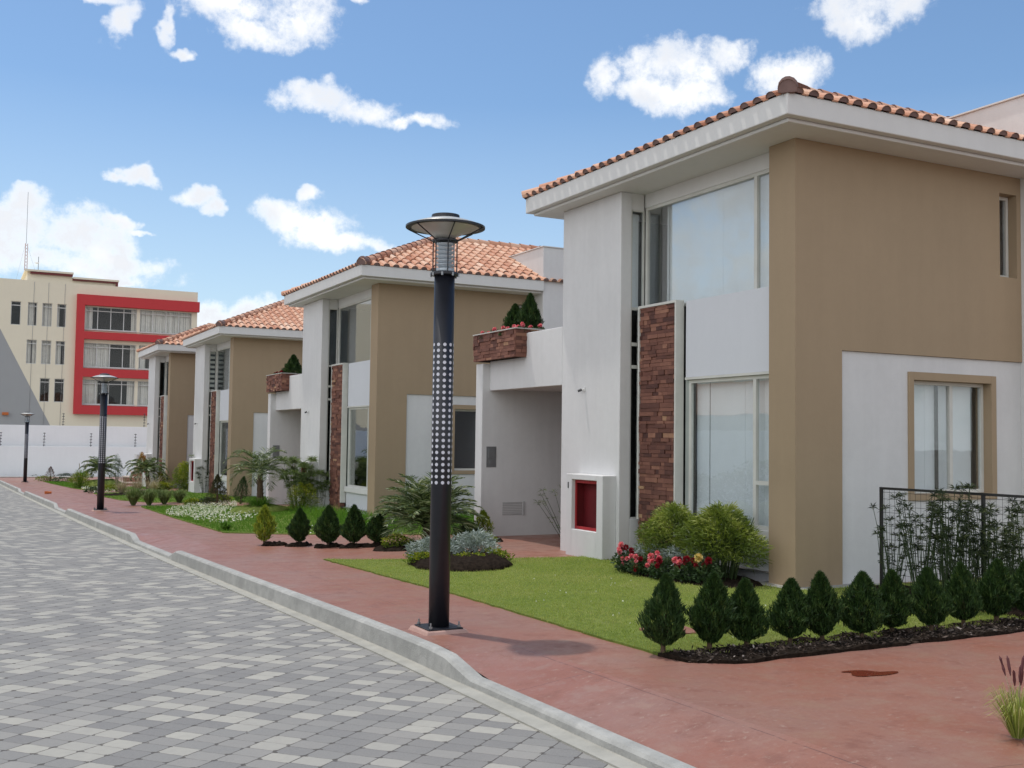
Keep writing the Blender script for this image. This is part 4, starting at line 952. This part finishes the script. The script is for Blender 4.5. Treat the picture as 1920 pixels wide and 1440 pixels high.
def flowers(cx, cy, rx, ry, n, h, s, seed, lab, rot=0):
    r = np.random.default_rng(seed); a = r.random(n)*6.28; q = r.random(n)**.6
    x = rx*q*np.cos(a); y = ry*q*np.sin(a); x, y = cx+x*math.cos(rot)-y*math.sin(rot), cy+x*math.sin(rot)+y*math.cos(rot)
    z = np.array([gz(float(i), float(j)) for i, j in zip(x, y)])+h*(.6+.5*r.random(n))
    D = r.normal(size=(n, 3))*.7; D[:, 2] = .5
    tag(leaves_obj('clover_flowers', np.stack([x, y, z], 1), D, s, s*.9, M['white_petal'], None, r), lab, 'flowers', kind='stuff')
flowers(6.0, 29.6, .9, 3.4, 1700, .10, .034, 7, 'dense white groundcover blossom on the second lawn', rot=-.28)
flowers(5.9, 26.3, .8, 2.6, 420, .08, .045, 8, 'loose white clover on the second lawn', rot=-.2)
flowers(7.0, 20.8, 1.6, 1.6, 90, .07, .035, 9, 'scattered clover behind the cypress row')
flowers(6.4, 9.5, 1.4, 2.6, 60, .03, .02, 10, 'tiny daisies scattered in the nearest lawn')
flowers(5.3, 47, .5, 3.6, 260, .10, .06, 11, 'pale low blossom along the far walk')
# bark chips on the near hedge bed
r = np.random.default_rng(12); n = 5200; x = r.uniform(5.0, 12.9, n); y = r.uniform(6.52, 7.0, n); k = inside(MULCH, x, y); x = x[k]; y = y[k]
z = np.array([mulch_z(float(a), float(b)) for a, b in zip(x, y)])+.004
D = r.normal(size=(len(x), 3)); D[:, 2] *= .35
tag(leaves_obj('bark_chips', np.stack([x, y, z], 1), D, .045*(.4+r.random(len(x))), .016, M['litter'], None, r), 'bark chips and dead leaves under the near hedge', 'mulch', kind='stuff')
# stepping slab in the lawn, puddle, clay lump
g = MB(); g.prism([(5.42, 7.72), (5.86, 7.66), (5.9, 8.02), (5.45, 8.05)], 'z', gz(5.6, 7.8)+.0, gz(5.6, 7.8)+.034)
tag(g.build('stepping_slab', M['redwalk'], bevel=.006), 'red stepping slab half hidden behind the two leftmost hedge cypresses', 'slab')
m_p, t_, b_ = newmat('shallow_water'); b_.inputs['Base Color'].default_value = (.16, .035, .02, 1); b_.inputs['Roughness'].default_value = .04; b_.inputs['Specular IOR Level'].default_value = .6
pp = []
for i in range(26):
    a = 2*math.pi*i/26; k = 1+.30*math.sin(a*3+1)+.14*math.sin(a*5); pp.append((5.92+.16*k*math.cos(a)+.05*math.sin(a), 5.80+.085*k*math.sin(a)-.085*math.cos(a)))
tag(poly_sheet('puddle', pp, .004, m_p, .2), kind='structure')
g = MB(); g.tube([(0, 0, 0), (.16, .02, .0)], .045, 7); g.box(-.08, .05, -.02, .10, -.045, .05)
o = g.build('clay_block', M['rust']); o.location = (3.25, 45.0, gz(3.6, 45)+.05); tag(o, 'broken orange clay block on the far sidewalk by the kerb', 'block')
g = MB(); g.box(-.012, .012, -.012, .012, -.1, .30); g.box(-.02, .02, -.02, .02, .22, .24)
o = g.build('wooden_stake', simple('pale_wood', (.32, .26, .19), .8)); o.location = (8.92, 6.75, gz(8.9, 6.75)); o.rotation_euler = (.03, .04, .3); tag(o, 'pale wooden stake in the hedge bed at the right edge', 'stake')

# ------------------------------------------------------------------ wire fence
f = empty('wire_fence', (9.68, 0, 0)); tag(f, 'black welded mesh fence with dark posts beside the nearest house', 'fence')
zt = 1.21
for y in (9.28, 7.87, 6.75):
    g = MB(); g.box(-.016, .016, y-.016, y+.016, -.3, zt); g.build('post', M['mesh'], f)
g = MB(); g.box(-.014, .014, 6.767, 9.264, zt-.028, zt); g.build('rail', M['mesh'], f)
g = MB(); y = 6.8
while y < 9.26: g.tube([(0, y, .0), (0, y, zt-.03)], .0022, 4); y += .076
z = .06
while z < zt-.04: g.tube([(.003, 6.77, z), (.003, 9.26, z)], .0022, 4); z += .078
g.build('wire_mesh', M['mesh'], f)

# ------------------------------------------------------------------ lamp posts
def make_lamp():
    root = empty('street_lamp', (0, 0, 0)); tag(root, 'lamp', 'street lamp')
    g = MB(); k = .235; g.rings([[(-k, -k, -.05), (k, -k, -.05), (k, k, -.05), (-k, k, -.05)], [(-.19, -.19, .035), (.19, -.19, .035), (.19, .19, .035), (-.19, .19, .035)]]); g.build('concrete_pad', simple('pad_concrete', (.42, .27, .23), .9, var=.15), root, bevel=.01)
    g = MB(); g.box(-.165, .165, -.165, .165, .036, .048); g.build('base_plate', M['black'], root, bevel=.003)
    for sx, sy in ((-1, -1), (1, -1), (-1, 1), (1, 1)):
        g = MB(); g.lathe([(.008, 0), (.008, .05)], (sx*.135, sy*.135, .048), 8); g.lathe([(.017, .004), (.017, .02)], (sx*.135, sy*.135, .048), 6); g.build('anchor_bolt', M['steel'], root)
    g = MB(); g.lathe([(.092, .048), (.092, 3.17)], n=40); pole = g.build('pole', M['black'], root, smooth=False)
    for p in pole.data.polygons: p.use_smooth = len(p.vertices) == 4
    g = MB()
    for rI in range(24):
        zc = 1.315+.0534*rI
        for c in range(10):
            a = 2*math.pi*c/10+R(7.5)+math.atan2(-9.7, -4.2); ring = []
            for q in range(12):
                th = 2*math.pi*q/12; aa = a+.0155*math.cos(th)/.0935; zz = zc+.0155*math.sin(th)
                ring.append((.0935*math.cos(aa), .0935*math.sin(aa), zz))
            g.add(ring, [tuple(range(12))])
    g.build('perforated_band', M['dot'], pole)
    g = MB(); g.lathe([(.118, 3.17), (.128, 3.175), (.128, 3.195), (.118, 3.20)], n=32); g.lathe([(.112, 3.475), (.118, 3.48), (.118, 3.495), (.108, 3.50)], n=32); g.build('flange', M['black'], root)
    g = MB()
    for i in range(8):
        a = 2*math.pi*i/8+.2; g.lathe([(.010, 0), (.010, .03)], (.125*math.cos(a), .125*math.sin(a), 3.16), 8)
    g.build('bolt', M['steel'], root)
    cage = MB()
    for i in range(6):
        a = 2*math.pi*i/6+.35; c, s = math.cos(a), math.sin(a)
        cage.tube([(.112*c, .112*s, 3.19), (.112*c, .112*s, 3.485)], .006, 6); cage.tube([(.112*c, .112*s, 3.485), (.345*c, .345*s, 3.60)], .006, 6)
    cage.build('cage_rod', M['black'], root)
    gl_ = MB(); gl_.lathe([(.086, 3.20), (.086, 3.475)], n=32, cap=False); gl_.build('glass_tube', M['glass_lamp'], root, smooth=True)
    lv = MB()
    for i in range(6): lv.lathe([(.050, 3.243+.038*i), (.074, 3.262+.038*i), (.078, 3.268+.038*i), (.078, 3.274+.038*i), (.050, 3.277+.038*i)], n=24)
    lv.lathe([(.046, 3.20), (.046, 3.47)], n=16); lv.lathe([(.080, 3.199), (.080, 3.236), (.05, 3.24)], n=24); lv.build('louvre', simple('pale_louvre', (.62, .64, .66), .35, .3), root, smooth=True)
    d = MB(); d.lathe([(.09, 3.50), (.10, 3.525), (.18, 3.560), (.27, 3.592), (.345, 3.612), (.352, 3.612), (.30, 3.640), (.20, 3.672), (.125, 3.690)], n=48); d.build('reflector_dish', M['dish'], root, smooth=True)
    d = MB(); d.lathe([(.345, 3.602), (.359, 3.602), (.359, 3.618), (.345, 3.621)], n=48); d.lathe([(.125, 3.686), (.130, 3.692), (.125, 3.722), (.06, 3.735)], n=32); d.build('cap', M['black'], root)
    return root
lamp = make_lamp(); lamp.location = (3.88, 8.87, .0); lamp['label'] = 'nearest black street lamp with white dotted band, large in front of the second house'
lamp['group'] = 'street lamps on the sidewalk'
for (x, y, lab) in ((3.60, 31.2, 'middle street lamp, before the red framed building'), (3.42, 62.4, 'farthest street lamp, small at the left edge by the white wall')):
    c = copy_tree(lamp); c.location = (x, y, gz(x, y)); c['label'] = lab

# ------------------------------------------------------------------ far end: walls, steps, building
def ewall(name, x0, x1, y, zt_, lab, th=.2):
    g = MB(); g.box(x0, x1, y, y+th, -3, zt_); o = g.build(name, M['whitewall'], bevel=.01); tag(o, lab, 'wall'); return o
ewall('boundary_wall', -40, 40, 79.5, 2.27, 'tall white boundary wall behind the lower one at the end of the street')
ewall('boundary_wall', -40, 40, 78.9, .86, 'lower white boundary wall closing the end of the street')
def efence(x, y, z0, h, lab):
    g = MB(); g.tube([(0, 0, 0), (.03, 0, h)], .018, 5)
    for k in range(5): zz = .08+k*(h-.12)/4; g.tube([(-.06, 0, zz), (.09, 0, zz)], .022, 5)
    o = g.build('electric_fence_post', M['darkframe']); o.location = (x, y, z0); tag(o, lab, 'fence post', 'electric fence posts on the boundary walls')
for x, lab in ((2.75, 'electric fence post at the left edge of the photo'), (5.4, 'electric fence post between the two far lamps'), (8.35, 'electric fence post above the mound palm'), (11.25, 'electric fence post beside the farthest pillar')):
    efence(x, 79.0, .86, .92, lab+', on the lower wall')
efence(11.9, 79.6, 2.27, .95, 'electric fence post standing on the taller wall'); efence(6.6, 79.6, 2.27, .85, 'second electric fence post on the taller wall, under the grey wedge')
# stone steps at the farthest house
st = empty('stone_steps', (8.6, 53.2, -.76)); tag(st, 'curved reddish stone steps with pale treads by the farthest house', 'steps')
ms = simple('reddish_step_stone', (.36, .17, .13), .8, var=.2); mt = simple('pale_tread', (.62, .52, .44), .7, var=.1)
for k, (rad, z0, z1) in enumerate(((1.95, -.1, .29), (1.5, .292, .53), (1.15, .532, .76))):
    for nm, a, b, mm, dr in (('riser', z0, z1-.05, ms, 0), ('tread', z1-.048, z1, mt, .05)):
        g = MB(); g.prism([((rad+dr)*math.cos(t), (rad+dr)*.8*math.sin(t)) for t in [2*math.pi*i/40 for i in range(40)]], 'z', a, b); g.build(nm, mm, st)
g = MB(); g.box(-.9, -.75, .2, .9, .762, 1.55); g.box(-.75, 1.6, .6, .75, .762, 1.45); g.build('side_wall', M['white'], st)

b = empty('office_building', (0, 92, 0)); tag(b, 'four storey cream office building with red framed windows behind the boundary wall', 'building')
X0, X1, ZT = -30, 17.75, 13.7
small = [(3.60, 4.31, 10.14, 11.98), (4.80, 5.47, 10.14, 11.98), (5.84, 6.55, 10.14, 11.98), (6.92, 7.58, 10.14, 11.98), (4.80, 5.53, 7.16, 9.04), (5.87, 6.58, 7.16, 9.04), (6.90, 7.59, 7.16, 9.04), (5.85, 6.56, 4.20, 6.06), (6.90, 7.62, 4.20, 6.06)]
big = [(8.96, 12.94, 10.12, 11.95), (13.18, 17.32, 10.12, 11.95), (8.96, 12.94, 7.10, 9.02), (13.18, 17.32, 7.10, 9.02), (8.96, 12.94, 4.12, 6.09), (13.18, 17.32, 4.12, 6.09)]
wins = small+big
xsx = sorted({X0, X1}|{w[0] for w in wins}|{w[1] for w in wins}); zsz = sorted({-3, ZT}|{w[2] for w in wins}|{w[3] for w in wins})
g = MB()
for a, c in zip(xsx[:-1], xsx[1:]):
    for d, e in zip(zsz[:-1], zsz[1:]):
        mx_, mz_ = (a+c)/2, (d+e)/2
        if not any(w[0] < mx_ < w[1] and w[2] < mz_ < w[3] for w in wins): g.quad([(a, 0, d), (c, 0, d), (c, 0, e), (a, 0, e)])
for w in wins:
    p, q, d, e = w
    g.quad([(p, 0, d), (p, .25, d), (p, .25, e), (p, 0, e)]); g.quad([(q, 0, d), (q, .25, d), (q, .25, e), (q, 0, e)])
    g.quad([(p, 0, d), (q, 0, d), (q, .25, d), (p, .25, d)]); g.quad([(p, 0, e), (q, 0, e), (q, .25, e), (p, .25, e)])
g.quad([(X1, 0, -3), (X1, 14, -3), (X1, 14, ZT), (X1, 0, ZT)]); g.quad([(X0, 0, ZT), (X1, 0, ZT), (X1, 14, ZT), (X0, 14, ZT)])
g.build('wall', M['cream'], b)
g = MB(); g.quad([(X0, 3.0, -3), (X1-.1, 3.0, -3), (X1-.1, 3.0, ZT-.1), (X0, 3.0, ZT-.1)])
for z in (3.3, 6.7, 9.6, 12.5): g.quad([(X0, .26, z), (X1-.1, .26, z), (X1-.1, 3, z), (X0, 3, z)])
g.build('interior', M['room'], b)
g = MB(); g.prism([(-30, 45), (2.88, 9.79), (7.35, 1.1), (7.35, -3), (-30, -3)][1:], 'y', -.006, -.001); g.build('grey_wedge', M['greypaint'], b)
g = MB(); F0, F1 = -.45, 0.0
g.box(8.33, 8.93, F0, F1, 3.30, 12.84); g.box(8.93, 17.85, F0, F1, 12.0, 12.84)
for d, e in ((9.30, 9.90), (6.28, 6.95), (3.30, 4.0)): g.box(8.93, 17.6, F0, F1, d, e)
g.build('red_frame', M['redpaint'], b)
for i, w in enumerate(wins):
    p, q, d, e = w; g = MB(); t = .05; y0_, y1_ = .12, .19
    g.box(p, p+t, y0_, y1_, d, e); g.box(q-t, q, y0_, y1_, d, e); g.box(p+t, q-t, y0_, y1_, d, d+t); g.box(p+t, q-t, y0_, y1_, e-t, e)
    zt2 = e-.33*(1 if i >= 9 else .9); g.box(p+t, q-t, y0_-.01, y1_-.01, zt2-.03, zt2+.03)
    if i >= 9:
        for k in (1, 2, 3): xm = p+(q-p)*k/4; g.box(xm-.03, xm+.03, y0_, y1_-.01, d+t, e-t)
        g.box(p-.05, q+.05, -.15, .1, d-.08, d+.0)
    wn = g.build('window', simple('aluminium_frame', (.62, .62, .60), .4), b)
    g = MB(); g.box(p+.02, q-.02, .15, .16, d+.02, e-.02); g.build('pane', M['glass_far'], wn)
    spans = {0: [], 1: [(0, .75)], 2: [(0, 1)], 3: [(0, .3)], 4: [(0, .45), (.6, 1)], 5: [(0, 1)], 6: [(0, .6)], 7: [], 8: [], 9: [(0, .16), (.9, 1)], 10: [(0, 1)], 11: [(0, .5), (.9, 1)], 12: [(0, .14), (.9, 1)], 13: [(0, .30), (.86, 1)], 14: [(0, 1)]}[i]
    cu = MB(); rnd = random.Random(i)
    for a_, c_ in spans:
        xx = p+(q-p)*a_; xe = p+(q-p)*c_
        while xx < xe:
            ww = rnd.uniform(.10, .2); y_ = rnd.uniform(.28, .36); cu.quad([(xx, y_, d+.02), (min(xx+ww, xe), y_+.06, d+.02), (min(xx+ww, xe), y_+.06, e-.05), (xx, y_, e-.05)]); xx += ww
    if cu.v: cu.build('curtain', M['curtain2'], wn)
g = MB(); g.box(4.7, 8.0, .5, 6, ZT, 14.45); g.box(8.0, 11.4, .5, 6, ZT, 14.1); g.build('roof_room', M['cream'], b)
g = MB(); g.box(4.5, 8.05, .2, 6.2, 14.452, 14.60); g.box(8.05, 11.5, .2, 6.2, 14.102, 14.25); g.build('roof_slab', M['cream'], b)
g = MB(); g.box(4.9, 8.0, .25, .49, 14.28, 14.44); g.box(8.0, 11.45, .25, .49, 13.98, 14.09); g.box(11.28, 11.44, .25, .49, 13.7, 13.98); g.build('roof_trim', M['darkred'], b)
g = MB(); g.box(3.25, 3.7, -.2, -.01, 3.1, 3.32); g.build('wall_lamp', M['rust'], b)
for x in (4.95, 6.0, 7.2): 
    g = MB(); g.tube([(x+.25, -.03, 13.6), (x+.2, -.03, 2)], .012, 4); g.build('cable', M['steel'], b)
# mast and antenna on the roof
mz = 13.7
a = empty('radio_mast', (5.1, 104, mz)); tag(a, 'tall thin lattice radio mast standing behind the office building roof', 'mast')
g = MB()
for i in range(3):
    q = 2.09*i; g.tube([(.16*math.cos(q), .16*math.sin(q), 0), (.12*math.cos(q), .12*math.sin(q), 4.8)], .022, 5)
for k in range(16):
    for i in range(3):
        q = 2.09*i; p_ = 2.09*(i+1); z = k*.3; g.tube([(.15*math.cos(q), .15*math.sin(q), z), (.15*math.cos(p_), .15*math.sin(p_), z+.3)], .012, 4)
g.build('lattice', simple('mast_paint', (.42, .25, .22), .6), a)
g = MB(); g.tube([(0, 0, 4.8), (0, 0, 9.4)], .02, 5); g.build('whip', M['steel'], a)
g = MB(); g.tube([(.1, 0, 4.6), (1.2, 0, 1.2)], .006, 4); g.tube([(-.1, 0, 4.6), (-1.0, .4, 0)], .006, 4); g.build('guy_wire', M['steel'], a)
a = empty('roof_antenna', (5.55, 94, 14.4)); tag(a, 'small rooftop antenna pole with a pale dish right of the tall mast', 'antenna')
g = MB(); g.tube([(0, 0, 0), (0, 0, 1.5)], .03, 6); g.build('pole', M['steel'], a)
g = MB(); g.lathe([(.02, 0), (.17, .08), (.18, .09), (.02, .03)], (-.12, -.1, .9), 16); g.build('dish', M['whitewall'], a)

# ------------------------------------------------------------------ what the windows mirror: the other side of the street
g = MB(); g.box(-8.3, -8.1, -6, 78, -3, 2.2); o = g.build('boundary_wall', M['whitewall']); tag(o, 'long white wall on the opposite side of the street, seen only mirrored in glass', 'wall')
r = np.random.default_rng(77); n = 26000; x = r.uniform(-8.0, -7.2, n); y = r.uniform(8, 76, n); z = rz(30)+r.random(n)**.7*(1.25+.35*np.sin(y*1.1))-.016*(y-30)
tag(leaves_obj('hedge', np.stack([x, y, z], 1), r.normal(size=(n, 3)), .16, .09, M['rose_leaf'], None, r), 'dark hedge along the opposite wall, seen only mirrored in glass', 'hedge')
for i, y in enumerate((20, 42, 64)):
    hh = empty('opposite_house', (-16, y, -.3)); tag(hh, ('nearest', 'middle', 'farthest')[i]+' low grey house across the street, seen only mirrored in glass', 'house')
    g = MB(); g.box(-5, 5, -7, 7, -1, 3.2); g.build('wall', M['greypaint'], hh)
    g = MB(); g.add([(-5.6, -7.6, 3.21), (5.6, -7.6, 3.21), (5.6, 7.6, 3.21), (-5.6, 7.6, 3.21), (0, -3, 5), (0, 3, 5)], [(0, 1, 4), (1, 2, 5, 4), (2, 3, 5), (3, 0, 4, 5), (0, 3, 2, 1)]); g.build('roof', M['tile'], hh)
